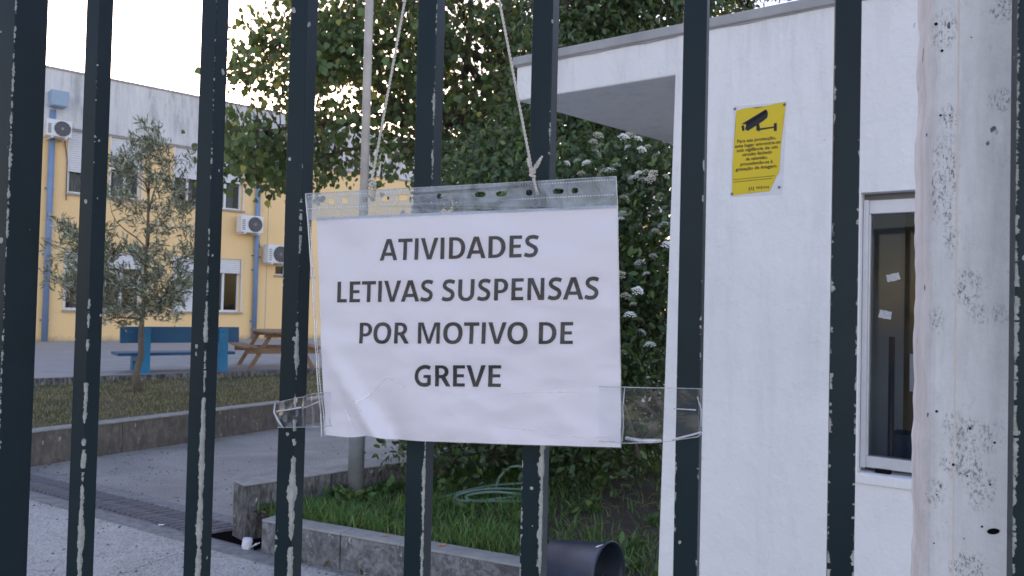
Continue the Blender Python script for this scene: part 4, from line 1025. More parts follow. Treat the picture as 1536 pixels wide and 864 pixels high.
# ---- clear tape: two lengths, each wraps one bar
def tape(label, top, bot, nu, seed):
    """top/bot: lists of world points from bar to notice"""
    t = thing('clear_tape', bot[0], label, 'tape', 'clear tape holding the notice')
    def samp(P, u):
        f = u*(len(P)-1); i = min(int(f), len(P)-2); return P[i].lerp(P[i+1], f-i)
    nv = 10; V = []; F = []
    for j in range(nv+1):
        for i in range(nu+1):
            u, v = i/nu, j/nv; p = samp(top, u).lerp(samp(bot, u), v)
            V.append(p+FE.n*(.0016*mnoise.noise(Vector((u*7+seed, v*2.5, seed)))+.0009*mnoise.noise(Vector((u*15, v*6+seed, 1)))))
    for j in range(nv):
        for i in range(nu): q = j*(nu+1)+i; F.append((q, q+1, q+nu+2, q+nu+1))
    mb_ = MB(); mb_.v = V; mb_.f = F; mb_.build('film', M_TAPE, t, smooth=True, fix=False)
    for j in (0, nv):
        MB().tube([V[j*(nu+1)+i] for i in range(nu+1)], .00035, 4).build('edge', M_EDGE, t, smooth=True)
    return t, V, nu, nv
F0 = .0012
def fh(px, py, d=F0): return FE.hit(px, py, d)
hb4 = bar_e[4]
def fbar(k, side, y, px, d):       # points on the left/right flank of a bar
    x = bar_e[k]+(BW/2+.001)*side; z_ = FE.hit(px, y)[2]; return FM @ Vector((x, d, z_))
t_, V_, nu_, nv_ = tape('clear tape from the left edge of the notice wrapped round the bar at its left',
     [fbar(4, -1, 606, 416, .012), fbar(4, -1, 603, 414, -.001), fh(440, 598), fh(455, 595), fp(468, 591, .003), fp(484, 588, .004), fp(500, 588, .0045)],
     [fbar(4, -1, 634, 416, .012), fbar(4, -1, 641, 414, -.001), fh(436, 641), fh(455, 641), fp(470, 640, .003), fp(486, 639, .004), fp(500, 638, .0045)], 40, 1.3)
mb_ = MB()
for pl, r_ in (([(413, 604), (411, 618), (416, 630), (424, 641)], .0009), ([(414, 618), (430, 615), (452, 611)], .0010), ([(455, 612), (470, 606), (484, 600)], .0006), ([(414, 622), (419, 632), (425, 642)], .0006)):
    mb_.tube([fh(x, y, .0022) for x, y in pl], r_, 5)
mb_.build('crease', M_EDGE, t_, smooth=True, fix=False)
t_, V_, nu_, nv_ = tape('clear tape from the right edge of the notice round the bar before the booth corner',
     [fp(900, 579, .0045), fp(925, 580, .004), fp(936, 580, .004), fh(985, 582, .002), fh(1008, 582), fh(1047, 583), fbar(7, 1, 584, 1051, .002), fbar(7, 1, 584, 1053, .014)],
     [fp(900, 661, .0045), fp(925, 662, .004), fp(936, 664, .004), fh(985, 664, .002), fh(1008, 661), fh(1047, 655), fbar(7, 1, 652, 1051, .002), fbar(7, 1, 650, 1053, .014)], 50, 4.1)
mb_ = MB()
for pl, r_ in (([(938, 657), (960, 661), (992, 661)], .0016), ([(1010, 613), (1044, 615)], .0006), ([(1008, 660), (1035, 653), (1052, 648)], .0009), ([(937, 582), (934, 610), (935, 640), (933, 662)], .0006), ([(1046, 595), (1052, 615), (1051, 640)], .0005)):
    mb_.tube([fh(x, y, .0025) for x, y in pl], r_, 5)
mb_.build('crease', M_EDGE, t_, smooth=True, fix=False)
# pale flat strips paint the film's wrinkle highlights over the paper
M_HILITE = m_film('crease_highlight', .45, .15, .2, (1, 1, 1), 0, (.9, .9, .95))
def flatstrip(pl, w_):
    mb_ = MB()
    pts = [SP.hit(*q) for q in pl]; out = []
    for i, p in enumerate(pts):
        tdir = (pts[min(i+1, len(pts)-1)]-pts[max(i-1, 0)]).normalized(); nrm = tdir.cross(SP.n)
        ww = w_*math.sin(math.pi*(i+.6)/(len(pts)+.2)); out += [p+nrm*ww+SP.n*(disp(p)+.0019), p-nrm*ww+SP.n*(disp(p)+.0019)]
    b0 = len(mb_.v); mb_.v += out; mb_.f += [(b0+2*i, b0+2*i+1, b0+2*i+3, b0+2*i+2) for i in range(len(pts)-1)]; mb_.build('crease_highlight', M_HILITE, NOT, fix=False)
flatstrip([(531, 601), (538, 601.5), (545, 599), (556, 590), (568, 578), (577, 569), (584, 565)], .0009)
flatstrip([(584, 566), (592, 568), (604, 575), (612, 582)], .0008)
flatstrip([(531, 640), (528, 632), (524, 622), (519, 612)], .0013)
flatstrip([(536, 626), (541, 620), (548, 612)], .0004)
flatstrip([(740, 638), (770, 641), (800, 645), (830, 650), (870, 655), (915, 655)], .0006)
flatstrip([(760, 591), (790, 588), (820, 587), (870, 588)], .0006)

# ================================================================== FURNITURE ON THE TERRACE
# blue bench, back board towards us
bL = onz(216, 559.7, ZT); bR = onz(333, 556.4, ZT); bd = (bR-bL); bd.z = 0; Lb = bd.length; ang = math.atan2(bd.y, bd.x)
t = thing('blue_bench', (bL+bR)/2, 'blue painted bench seen from behind on the paved terrace', 'bench', rz=ang)
hgt = at(211, 490, bL.y).z-ZT
for sx in (-1, 1):
    lg = MB(); x = sx*Lb/2; tw = .13
    prof = [(-.06, 0), (.05, 0), (.06, .13), (.13, .155), (.40, .155), (.47, .12), (.485, 0), (.62, 0), (.60, .16), (.58, .225), (.16, .235), (.02, hgt-.02), (-.05, hgt-.02)]
    n = len(prof); vs = [(x-tw/2, y, z_) for y, z_ in prof]+[(x+tw/2, y, z_) for y, z_ in prof]
    lg.add(vs, [tuple(range(n)), tuple(range(n, 2*n))[::-1]]+[(i, (i+1) % n, (i+1) % n+n, i+n) for i in range(n)])
    o = lg.build('leg', M_BENCH, t, local=True)
ov = (at(357, 500, bL.y)-at(333, 500, bL.y)).length
o = MB().box((0, .0, 0), (Lb+2*ov+.12, .045, .235)).build('backrest', M_BENCHD, t, local=True, bevel=.008); o.location = (-.03, .055+.02, hgt-.118); o.rotation_euler = (R(-5), 0, 0)
for k in range(3):
    o = MB().box((0, 0, 0), (Lb+2*ov+.1, .155, .045)).build('seat_plank', M_BENCHD, t, local=True, bevel=.006); o.location = (-.05, .20+k*.165, .262)
for sx in (-1, 1):
    for zz_ in (hgt-.06, hgt-.17):
        bo = MB().lathe([(.0001, .012), (.014, .010), (.018, 0)], Matrix.Translation((sx*Lb/2, -.051, zz_)) @ Matrix.Rotation(R(90), 4, 'X'), 10).build('bolt', M_METAL, t, local=True)
# move seat front left as in the photo by skewing the bench a little
# wooden picnic table
pc = onz(380, 553, ZT)
t = thing('picnic_table', onz(374, 554, ZT)-Matrix.Rotation(R(28), 3, 'Z')@Vector((-.50, -.50, 0)), 'weathered wooden picnic table with attached benches beside the right downpipe', 'picnic table', rz=R(28))
WT = 1.55; t.scale = (.8, .8, .8)
for yy in (-.62, .62):
    for sx in (-1, 1):
        mb_ = MB(); mb_.hexa([(sx*.62-.045, yy-.02, 0), (sx*.62+.045, yy-.02, 0), (sx*.62+.045, yy+.02, 0), (sx*.62-.045, yy+.02, 0), (sx*.22-.045, yy-.02, .70), (sx*.22+.045, yy-.02, .70), (sx*.22+.045, yy+.02, .70), (sx*.22-.045, yy+.02, .70)]); mb_.build('leg', M_WOOD, t, local=True, bevel=.005)
    MB().box((0, yy-.045, .36), (WT-.1, .04, .11)).build('cross_beam', M_WOOD, t, local=True, bevel=.005)
    MB().box((0, yy-.045, .665), (.72, .04, .08)).build('top_beam', M_WOOD, t, local=True, bevel=.005)
me_ = None
for k in range(5):
    o = MB().box((0, 0, 0), (.138, 1.8, .04)).build('table_plank', M_WOOD, t, local=True, bevel=.005); o.location = (-.30+k*.15, 0, .725)
for sx in (-1, 1):
    for k in range(2):
        o = MB().box((0, 0, 0), (.13, 1.8, .038)).build('seat_plank', M_WOOD, t, local=True, bevel=.005); o.location = (sx*(.58+k*.145), 0, .436)

# lamp pole
pb = onz(533, 748, .19)
dpx = pb.y/FPX
t = thing('lamp_pole', pb, 'tall grey galvanised pole rising from the green grass behind the notice', 'pole')
MB().tube([pb, pb+Vector((0, 0, 1.0))], [12*dpx, 11.5*dpx], 24).build('base_tube', M_GALV, t, smooth=True)
MB().tube([pb+Vector((0, 0, .98)), pb+Vector((0, 0, 1.06))], [11.7*dpx, 6.6*dpx], 24).build('collar', M_GALV, t, smooth=True)
MB().tube([pb+Vector((0, 0, 1.05)), pb+Vector((0, 0, 4.5))], [6.6*dpx, 6*dpx], 24).build('upper_tube', M_POLE, t, smooth=True)

# bucket lying on its side
rc = at(913, 866, 3.6); rr = .138
ax = Vector((.80, -.60, .04)).normalized()
rc.z = .19+rr-.008
M0 = Matrix.Translation(rc) @ ax.to_track_quat('Z', 'Y').to_matrix().to_4x4()
t = thing('plastic_bucket', rc-Vector((0, 0, rr)), 'black plastic bucket lying on its side at the edge of the grass', 'bucket')
Lk = .30
MB().lathe([(.001, -Lk), (rr*.74, -Lk), (rr*.94, -.03), (rr*1.0, -.012), (rr*1.03, .0), (rr*1.02, .006), (rr*.96, .004), (rr*.92, -.02), (rr*.72, -Lk+.006), (.001, -Lk+.006)], M0, 48).build('body', M_BUCK, t, smooth=True)
mb_ = MB(); pts = [M0 @ Vector((rr*1.04*math.cos(q), rr*1.04*math.sin(q)*.35-.0, -.05-.02*math.sin(q))) for q in [math.pi*k/14 for k in range(15)]]
hpts = [at(884, 830, 3.62), at(890, 824, 3.60), at(898, 820, 3.585), at(905, 818, 3.575)]
mb_.tube(hpts, .006, 8).build('handle', M_WHITE, t, smooth=True)

# hose loops on the grass
def hose():
    t = thing('garden_hose', onz(720, 745, .19), 'pale green garden hose coiled loosely in the grass under the notice', 'hose')
    h0 = .225
    pl = [(655, 748, .21), (680, 742, .22), (700, 736, .24), (740, 728, .25), (790, 725, .25), (800, 727, .25), (812, 736, .23), (800, 744, .22), (770, 746, .22), (720, 751, .22), (690, 751, .22), (684, 745, .23), (705, 737, .25), (745, 733, .25), (800, 736, .24), (808, 744, .22), (790, 752, .22), (740, 752, .22), (712, 752, .22), (700, 748, .23), (705, 742, .24), (745, 738, .25), (800, 745, .23), (812, 752, .20)]
    P = [onz(x, y, z_) for x, y, z_ in pl]
    out = []
    for i in range(len(P)-1):
        p0, p1, p2, p3 = P[max(i-1, 0)], P[i], P[i+1], P[min(i+2, len(P)-1)]
        for k in range(8):
            s = k/8; out.append(.5*((2*p1)+(-p0+p2)*s+(2*p0-5*p1+4*p2-p3)*s*s+(-p0+3*p1-3*p2+p3)*s**3))
    MB().tube(out, .0095, 10).build('coil', M_HOSE, t, smooth=True)
    Y0 = onz(743, 742, .2).y
    lp = [(743, 742), (744, 730), (749, 716), (758, 706), (768, 700), (778, 699), (788, 702), (797, 712), (801, 728), (803, 745)]
    P = [at(x, y, Y0-.01*i) for i, (x, y) in enumerate(lp)]
    MB().tube(P, .0095, 10).build('raised_loop', M_HOSE, t, smooth=True)
hose()

# crumpled cup, bits of litter
cb = onz(372, 823, .012)
t = thing('paper_cup', cb, 'crushed white paper cup lying by the end of the drain', 'paper cup')
Mx = Matrix.Translation(cb+Vector((-.01, 0, .0))) @ Matrix.Rotation(R(6), 4, 'Y')
mb_ = MB(); n = 20; prof = [(.026, 0), (.029, .02), (.030, .045), (.027, .062), (.001, .064)]
mb_.lathe(prof, Mx, n)
for v in mb_.v:
    q = mnoise.noise(v*38); v += Vector((q*.006, q*.005, q*.002))
mb_.build('cup_body', M_PAPER, t, smooth=False)
mb_ = MB(); pts = []
for j in range(5):
    for i in range(7):
        u, v = i/6, j/4; p = cb+Vector((.018+.05*u, -.012+.03*v, .012+.022*u+.012*mnoise.noise(Vector((u*3, v*3, 7))))); pts.append(p)
mb_.add(pts, [(j*7+i, j*7+i+1, (j+1)*7+i+1, (j+1)*7+i) for j in range(4) for i in range(6)]); mb_.build('torn_flap', M_PAPER, t, fix=False)
def scrap(name, px, py, z_, size, mat, label, cat):
    p = onz(px, py, z_); mb_ = MB(); pts = []
    for j in range(4):
        for i in range(5):
            u, v = i/4-.5, j/3-.5; q = mnoise.noise(Vector((u*4+px, v*4, py)))
            pts.append(p+Vector((u*size*(1+.3*q), v*size*.8, size*.35*abs(q)+.004)))
    mb_.add(pts, [(j*5+i, j*5+i+1, (j+1)*5+i+1, (j+1)*5+i) for j in range(3) for i in range(4)]); return tag(mb_.build(name, mat, fix=False), label, cat)
M_RED = simple('red_wrapper', (.40, .10, .10), (.6, .5, .5), 60, .5); M_ORL = simple('dry_orange_leaf', (.34, .13, .06), (.42, .19, .08), 30, .8); M_PEEL = simple('orange_peel', (.62, .28, .12), None, rough=.7)
scrap('wrapper', 455, 841, .006, .03, M_RED, 'tiny red and white wrapper at the foot of the grass kerb', 'litter')
scrap('fallen_leaf', 173, 763, .022, .045, M_ORL, 'dry orange leaf lying on the drain grating', 'leaf')
scrap('peel', 577, 804, .206, .03, M_PEEL, 'small orange peel piece on the kerb left of the bars', 'peel')
scrap('peel', 663, 818, .206, .04, M_PEEL, 'larger orange peel piece on the kerb right of the fifth bar', 'peel')
scrap('paper_bit', 242, 788, .022, .035, M_PAPER, 'small white paper bit on the drain grating', 'litter')
scrap('foam_bit', 549, 861, .006, .022, M_PAPER, 'small white scrap on the ground below the grass kerb', 'litter')

# ================================================================== VEGETATION
def frames(n, updown=1.0):
    """random orthonormal frames biased so that leaf normals look up"""
    nrm = rng.normal(size=(n, 3)); nrm[:, 2] = np.abs(nrm[:, 2])*updown; nrm /= np.linalg.norm(nrm, axis=1)[:, None]
    a = rng.normal(size=(n, 3)); a -= nrm*(a*nrm).sum(1)[:, None]; a /= np.linalg.norm(a, axis=1)[:, None]
    return a, np.cross(nrm, a), nrm
def leaves(C, size, tv, tf, cols, updown=1.0, droop=0.0, dirs=None):
    n = len(C); a, b, c = frames(n, updown)
    if droop:
        b[:, 2] -= droop; b /= np.linalg.norm(b, axis=1)[:, None]
        a = np.cross(b, c); a /= np.linalg.norm(a, axis=1)[:, None]; c = np.cross(a, b)
    if dirs is not None:
        b = dirs/np.linalg.norm(dirs, axis=1)[:, None]; a = np.cross(b, c); a /= np.linalg.norm(a, axis=1)[:, None]+1e-9; c = np.cross(a, b)
    tv = np.asarray(tv, float)
    V = C[:, None, :]+size[:, None, None]*(tv[None, :, 0:1]*a[:, None]+tv[None, :, 1:2]*b[:, None]+tv[None, :, 2:3]*c[:, None])
    F = (np.arange(n)*len(tv))[:, None, None]+np.asarray(tf)[None]
    T = np.repeat(cols, len(tv), axis=0)
    return V.reshape(-1, 3), F.reshape(-1, 3), T
HEART = ([(0, 0, 0), (-.42, .18, .06), (-.46, .5, .10), (0, 1.05, -.05), (.46, .5, .10), (.42, .18, .06), (0, .45, -.02)], [(0, 6, 1), (1, 6, 2), (2, 6, 3), (3, 6, 4), (4, 6, 5), (5, 6, 0)])
OVAL = ([(0, 0, 0), (-.22, .3, .05), (-.2, .65, .05), (0, 1, -.06), (.2, .65, .05), (.22, .3, .05), (0, .5, -.03)], [(0, 6, 1), (1, 6, 2), (2, 6, 3), (3, 6, 4), (4, 6, 5), (5, 6, 0)])
NARR = ([(0, 0, 0), (-.10, .5, .02), (0, 1, 0), (.10, .5, .02)], [(0, 2, 1), (0, 3, 2)])
def cols(n, base, var=.3, alt=None, pa=0):
    c = np.array(base)[None]*(1+var*(rng.random((n, 1))*2-1))*(1+.12*(rng.random((n, 3))*2-1))
    if alt is not None:
        k = rng.random(n) < pa; c[k] = np.array(alt)[None]*(1+.3*(rng.random((k.sum(), 1))*2-1))
    return np.clip(c, .002, 1)
def blob_points(blobs, n, y0, y1, gaps=(), power=1.0):
    """cluster centres: blobs are (px, py, rx, ry, weight) seen at depths y0..y1"""
    out = []; wts = np.array([b[2]*b[3]*b[4] for b in blobs], float); wts /= wts.sum()
    while len(out) < n:
        b = blobs[rng.choice(len(blobs), p=wts)]
        r_ = math.sqrt(rng.random()); q = rng.random()*2*math.pi; px_ = b[0]+b[2]*r_*math.cos(q); py_ = b[1]+b[3]*r_*math.sin(q)
        bad = False
        for g_ in gaps:
            if ((px_-g_[0])/g_[2])**2+((py_-g_[1])/g_[3])**2 < 1 and rng.random() < g_[4]: bad = True
        if bad: continue
        y = y0+(y1-y0)*rng.random(); out.append(np.array(at(px_, py_, y)))
    return np.array(out)
def branch_to(mb_, a, b, r0, r1, sag=.15, seg=6):
    a, b = Vector(a), Vector(b); L_ = (b-a).length; pts = []; rs = []
    o1 = Vector(rng.normal(size=3))*L_*.06; o2 = Vector(rng.normal(size=3))*L_*.06
    for i in range(seg+1):
        f = i/seg; p = a.lerp(b, f)+o1*math.sin(math.pi*f)+o2*math.sin(2*math.pi*f)+Vector((0, 0, sag*L_*math.sin(math.pi*f)))
        pts.append(p); rs.append(r0+(r1-r0)*f)
    mb_.tube(pts, rs, 7 if r0 > .02 else 4); return pts
def split_leaf_parts(V, F, T, k, tree, mat, nv):
    """the k leaves that show largest become parts of their own"""
    C = V.reshape(-1, nv, 3).mean(1); ic = np.array(CM.inverted()); Lc_ = C @ ic[:3, :3].T+ic[:3, 3]
    xs = 768-FPX*Lc_[:, 0]/Lc_[:, 2]; ys = 432+FPX*Lc_[:, 1]/Lc_[:, 2]
    ok = (xs > 5) & (xs < 1531) & (ys > 5) & (ys < 859) & (Lc_[:, 2] < 0)
    d_ = np.where(ok, -Lc_[:, 2], 1e9); idx = np.argsort(d_)[:k]; idx = idx[d_[idx] < 1e8]
    keep = np.ones(len(C), bool); keep[idx] = False
    Vl = V.reshape(-1, nv, 3); Tl = T.reshape(-1, nv, 3); ft = F.reshape(len(C), -1, 3)[0]-F.reshape(len(C), -1, 3)[0].min()
    for i in idx: arr_mesh('leaf', Vl[i], ft, mat, tree, Tl[i])
    Vk = Vl[keep].reshape(-1, 3); Tk = Tl[keep].reshape(-1, 3); nk = keep.sum()
    Fk = ((np.arange(nk)*nv)[:, None, None]+ft[None]).reshape(-1, 3)
    o = arr_mesh('crown', Vk, Fk, mat, tree, Tk); o['kind'] = 'stuff'; return o

# --- poplar-like tree
PT = at(765, 300, 10.5); PT.z = 0
pop = thing('broadleaf_tree', PT, 'large broadleaf tree with drooping heart shaped leaves, some turning yellow, behind the notice', 'tree')
blobs = [(375, 42, 34, 18, .45), (385, 110, 48, 34, .8), (362, 185, 28, 36, .9), (392, 225, 48, 34, .9), (410, 252, 26, 24, .9), (350, 235, 22, 30, .8), (440, 268, 46, 18, .8), (395, 262, 30, 18, .7), (450, 45, 60, 60, .9), (470, 120, 50, 60, .6), (490, 205, 60, 45, .85), (490, 262, 50, 18, .7), (520, 60, 60, 60, 1), (560, 150, 60, 60, .75), (595, 225, 55, 42, .9), (600, 60, 80, 70, 1), (690, 80, 80, 90, 1), (700, 190, 60, 70, 1), (640, -70, 220, 60, .8), (480, -70, 80, 60, .7), (780, 80, 60, 90, .9), (770, 190, 50, 70, .8), (570, 258, 44, 16, .6)]
gaps = [(505, 150, 26, 18, .95), (540, 195, 22, 18, .95), (470, 70, 16, 14, .8), (560, 60, 12, 24, .9), (515, 225, 16, 10, .8), (700, 75, 16, 22, .9), (715, 130, 14, 16, .8), (610, 255, 14, 12, .8), (430, 150, 12, 14, .8), (740, 30, 16, 14, .7), (600, 120, 12, 12, .8), (690, 180, 12, 16, .7)]
cen = blob_points(blobs, 800, 8.8, 12.0, gaps)
tr = MB(); fork = PT+Vector((0, 0, 2.6))
tr.tube([PT, PT+Vector((.02, 0, 1.3)), fork, PT+Vector((-.05, 0, 4.2)), PT+Vector((-.1, .1, 5.6)), PT+Vector((-.3, 0, 7.2))], [.16, .135, .125, .10, .07, .03], 12)
limbs = []
for px_, py_, y_ in ((700, 40, 10.2), (600, 60, 10), (560, 170, 9.6), (480, 110, 9.8), (420, 60, 10.4), (400, 200, 9.7), (500, 230, 9.4), (620, 230, 9.6), (640, -90, 10.6), (480, -90, 10.3), (700, 190, 11.2), (820, 60, 11)):
    e_ = at(px_, py_, y_); st_ = PT+Vector((0, 0, random.uniform(2.4, 4.6))); pts = branch_to(tr, st_, e_, .065, .014, .10, 10); limbs += pts[3:]
LP = np.array([tuple(p) for p in limbs])
for c in cen:
    j = np.argmin(((LP-c)**2).sum(1)); branch_to(tr, LP[j], c, .010, .003, .02, 4)
tr.build('trunk', M_BARK, pop, smooth=True, fix=False)
nl = 20; C = np.repeat(cen, nl, axis=0)+rng.normal(size=(len(cen)*nl, 3))*np.array([.15, .15, .12])
sz_ = .05+.055*rng.random(len(C))
V, F, T = leaves(C, sz_, *HEART, cols(len(C), (.095, .145, .055), .65, (.34, .33, .08), .06), .6, .9)
split_leaf_parts(V, F, T, 280, pop, M_LF_POP, 7)

# --- privet tree
PR = at(905, 300, 7.6); PR.z = .18
pri = thing('evergreen_tree', PR, 'dense dark evergreen tree with glossy leaves rising above the booth roof', 'tree')
blobs = [(870, 40, 80, 60, 1), (960, 10, 90, 50, 1), (1060, -30, 110, 50, 1), (880, 130, 90, 60, 1), (780, 235, 70, 55, 1), (710, 255, 50, 40, .9), (900, 200, 90, 50, 1), (960, 120, 90, 80, .8), (1010, -80, 180, 60, .7), (850, -80, 100, 60, .6), (800, 150, 40, 40, .6)]
cen = blob_points(blobs, 1150, 6.6, 9.4)
tr = MB(); tr.tube([PR, PR+Vector((0, 0, 1.2)), PR+Vector((.1, 0, 2.6)), PR+Vector((.15, 0, 4.4))], [.12, .10, .08, .03], 10)
limbs = []
for px_, py_, y_ in ((870, 40, 7.4), (960, 0, 7.6), (1080, -40, 7.8), (790, 230, 7.2), (720, 260, 7.4), (880, 180, 7), (960, 120, 8)):
    e_ = at(px_, py_, y_); pts = branch_to(tr, PR+Vector((.05, 0, random.uniform(.8, 2.6))), e_, .045, .012, .08, 8); limbs += pts[2:]
LP = np.array([tuple(p) for p in limbs])
for c in cen[::2]:
    j = np.argmin(((LP-c)**2).sum(1)); branch_to(tr, LP[j], c, .007, .002, .02, 3)
tr.build('trunk', M_BARK, pri, smooth=True, fix=False)
nl = 30; C = np.repeat(cen, nl, axis=0)+rng.normal(size=(len(cen)*nl, 3))*.13
V, F, T = leaves(C, .04+.055*rng.random(len(C)), *OVAL, cols(len(C), (.066, .110, .046), .65, (.13, .18, .06), .10), .8, .5)
split_leaf_parts(V, F, T, 280, pri, M_LF_PRI, 7)

# --- viburnum hedge
VB = onz(800, 690, .185)
vib = thing('flowering_bush', VB, 'big dark green bush with flat white flower heads beside the booth', 'bush')
blobs = [(650, 672, 66, 32, .9), (690, 300, 60, 45, .7), (720, 400, 80, 90, .8), (700, 630, 90, 62, 1), (770, 560, 120, 130, 1), (850, 430, 130, 210, 1), (960, 350, 90, 160, 1), (960, 540, 90, 150, 1), (800, 330, 100, 90, .8), (930, 260, 85, 60, 1), (1000, 240, 60, 50, .8), (870, 660, 120, 50, 1), (1040, 400, 60, 250, .6)]
cen = blob_points(blobs, 1700, 5.3, 7.3)
cen = cen[cen[:, 2] > .15]
tr = MB()
for k in range(16):
    b0 = VB+Vector((rng.normal()*.6, abs(rng.normal())*.3, 0)); c = cen[rng.integers(len(cen))]
    branch_to(tr, b0, c, .02, .006, .05, 6)
for (x0, y0, x1, y1) in ((944, 596, 998, 634), (975, 585, 1000, 625), (935, 600, 960, 690), (955, 680, 1010, 600)):
    tr.tube([at(x0, y0, 5.2), at((x0+x1)/2, (y0+y1)/2-3, 5.15), at(x1, y1, 5.1)], [.008, .012, .014], 6)
tr.build('stems', M_BARK, vib, smooth=True, fix=False)
nl = 26; C = np.repeat(cen, nl, axis=0)+rng.normal(size=(len(cen)*nl, 3))*.11; C = C[C[:, 2] > .2]
V, F, T = leaves(C, .035+.045*rng.random(len(C)), *OVAL, cols(len(C), (.056, .096, .042), .65, (.13, .20, .06), .10), .9, .3)
split_leaf_parts(V, F, T, 280, vib, M_LF_VIB, 7)
fl = [(873, 237), (880, 246), (866, 243), (897, 205), (901, 222), (893, 232), (905, 262), (935, 208), (945, 206), (957, 210), (942, 222), (962, 226), (972, 221), (958, 261), (968, 260), (980, 262), (950, 270), (964, 272), (976, 270), (940, 268), (999, 266), (936, 299), (942, 297), (975, 288), (990, 294), (934, 322), (931, 330), (975, 322), (988, 323), (957, 342), (983, 348), (996, 340), (1002, 370), (930, 414), (980, 386), (960, 397), (956, 438), (950, 458), (958, 484), (962, 500), (945, 475), (975, 520), (890, 214), (915, 258), (850, 246), (872, 262), (925, 250), (1002, 216), (985, 236), (952, 548), (938, 446), (970, 412)]
FM_V, FM_F = [], []
base = MB(); nf_ = 34
for i in range(nf_):
    r_ = math.sqrt(i/nf_)*.5; q = i*2.4; cxy = Vector((r_*math.cos(q), r_*math.sin(q), .38*(1-4*r_*r_*.8)+.06*math.sin(i*5.3))); s_ = .085
    base.add([cxy+Vector((s_*math.cos(k*math.pi/2.5+i), s_*math.sin(k*math.pi/2.5+i), .02*math.sin(k+i))) for k in range(5)], [(0, 1, 2, 3, 4)])
fm = None
for i, (px_, py_) in enumerate(fl):
    if fm is None:
        o = base.build('flower_head', M_FLOW, None, fix=False); fm = o.data
    else:
        o = bpy.data.objects.new('flower_head', fm); COL.objects.link(o)
    p = at(px_, py_, 5.03+.1*random.random()); s_ = random.uniform(.045, .085); o.parent = vib
    o.location = p-vib.location; o.scale = (s_, s_, s_); o.rotation_euler = (random.uniform(.1, .7), random.uniform(-.4, .4), random.random()*6); WM[o.name] = WM[vib.name]

# --- olive tree
OB = onz(207, 584, .37)
oli = thing('olive_tree', OB, 'young olive tree with silvery narrow leaves standing in the dry lawn', 'tree')
Y0 = OB.y; tr = MB()
op = lambda x, y, dy=0: at(x, y, Y0+dy)
tr.tube([op(207, 586), op(204, 560), op(212, 530), op(211, 505), op(213, 480), op(217, 440), op(218, 400), op(222, 340), op(223, 290), op(224, 240), op(226, 200)], [.055, .042, .036, .032, .028, .024, .02, .017, .013, .009, .004], 10)
tr.tube([op(207, 588), op(196, 583), op(188, 586)], [.05, .03, .02], 8)
ob_ = [(225, 200, 22, 16, 1.6), (222, 225, 26, 16, 1.2), (200, 245, 38, 25, .8), (240, 250, 42, 28, .9), (275, 250, 18, 20, .8), (180, 290, 28, 40, .75), (215, 300, 40, 30, .6), (250, 300, 35, 40, .8), (280, 355, 25, 60, .8), (205, 350, 50, 30, .35), (250, 370, 40, 30, .55), (170, 370, 35, 35, .5), (105, 355, 25, 24, .7), (95, 400, 28, 60, .8), (130, 400, 30, 50, .8), (170, 430, 40, 55, 1.2), (200, 440, 45, 60, 1.1), (250, 430, 50, 55, .9), (290, 400, 30, 50, .9), (270, 455, 30, 30, .6), (325, 365, 16, 20, .3), (165, 485, 40, 22, .7), (105, 455, 30, 35, .6), (240, 480, 30, 18, .5), (75, 395, 12, 30, .3), (180, 505, 14, 14, .3)]
cen = blob_points(ob_, 255, Y0-.75, Y0+.75, [(195, 350, 30, 26, .6), (140, 325, 25, 25, .8), (240, 340, 16, 20, .5)])
axis = [(213, 470), (217, 440), (218, 400), (222, 340), (223, 290), (224, 240), (226, 205)]
AXP = [op(*q) for q in axis]; limbs = list(AXP)
for s_, e_ in (((213, 475), (110, 440)), ((217, 440), (130, 380)), ((216, 450), (290, 380)), ((218, 400), (165, 300)), ((222, 370), (275, 300)), ((213, 480), (160, 480)), ((216, 455), (250, 440)), ((218, 420), (190, 430)), ((223, 300), (195, 245)), ((222, 320), (255, 250)), ((217, 440), (90, 360))):
    pts = branch_to(tr, op(*s_), op(*e_, random.uniform(-.45, .45)), .014, .004, .0, 7); limbs += pts[1:]
LP = np.array([tuple(p) for p in limbs])
C = []; D = []
for c in cen:
    j = np.argmin(((LP-c)**2).sum(1)+.5*np.maximum(0, LP[:, 2]-c[2])); a_ = LP[j]; 
    dr_ = c-a_; L_ = np.linalg.norm(dr_); 
    tip = c+np.array([rng.normal()*.04, rng.normal()*.04, .05+rng.random()*.08]); branch_to(tr, a_, tip, .004, .0015, .02, 3)
    n_ = 40; f = .2+.8*rng.random(n_)**.7; 
    dn = (tip-a_)/(np.linalg.norm(tip-a_)+1e-6); seg_len = min(L_+.05, .34)
    pos = tip[None]-dn[None]*(1-f)[:, None]*seg_len+rng.normal(size=(n_, 3))*.035
    C.append(pos); D.append(dn[None]*1.0+rng.normal(size=(n_, 3))*.75+np.array([0, 0, .25]))
tr.build('trunk', M_BARKO, oli, smooth=True, fix=False)
C = np.concatenate(C); D = np.concatenate(D)
V, F, T = leaves(C, .068+.045*rng.random(len(C)), NARR[0], NARR[1], cols(len(C), (.18, .20, .135), .6, (.48, .50, .42), .3), 1, 0, D)
o = arr_mesh('crown', V, F, M_LF_OLI, oli, T); o['kind'] = 'stuff'

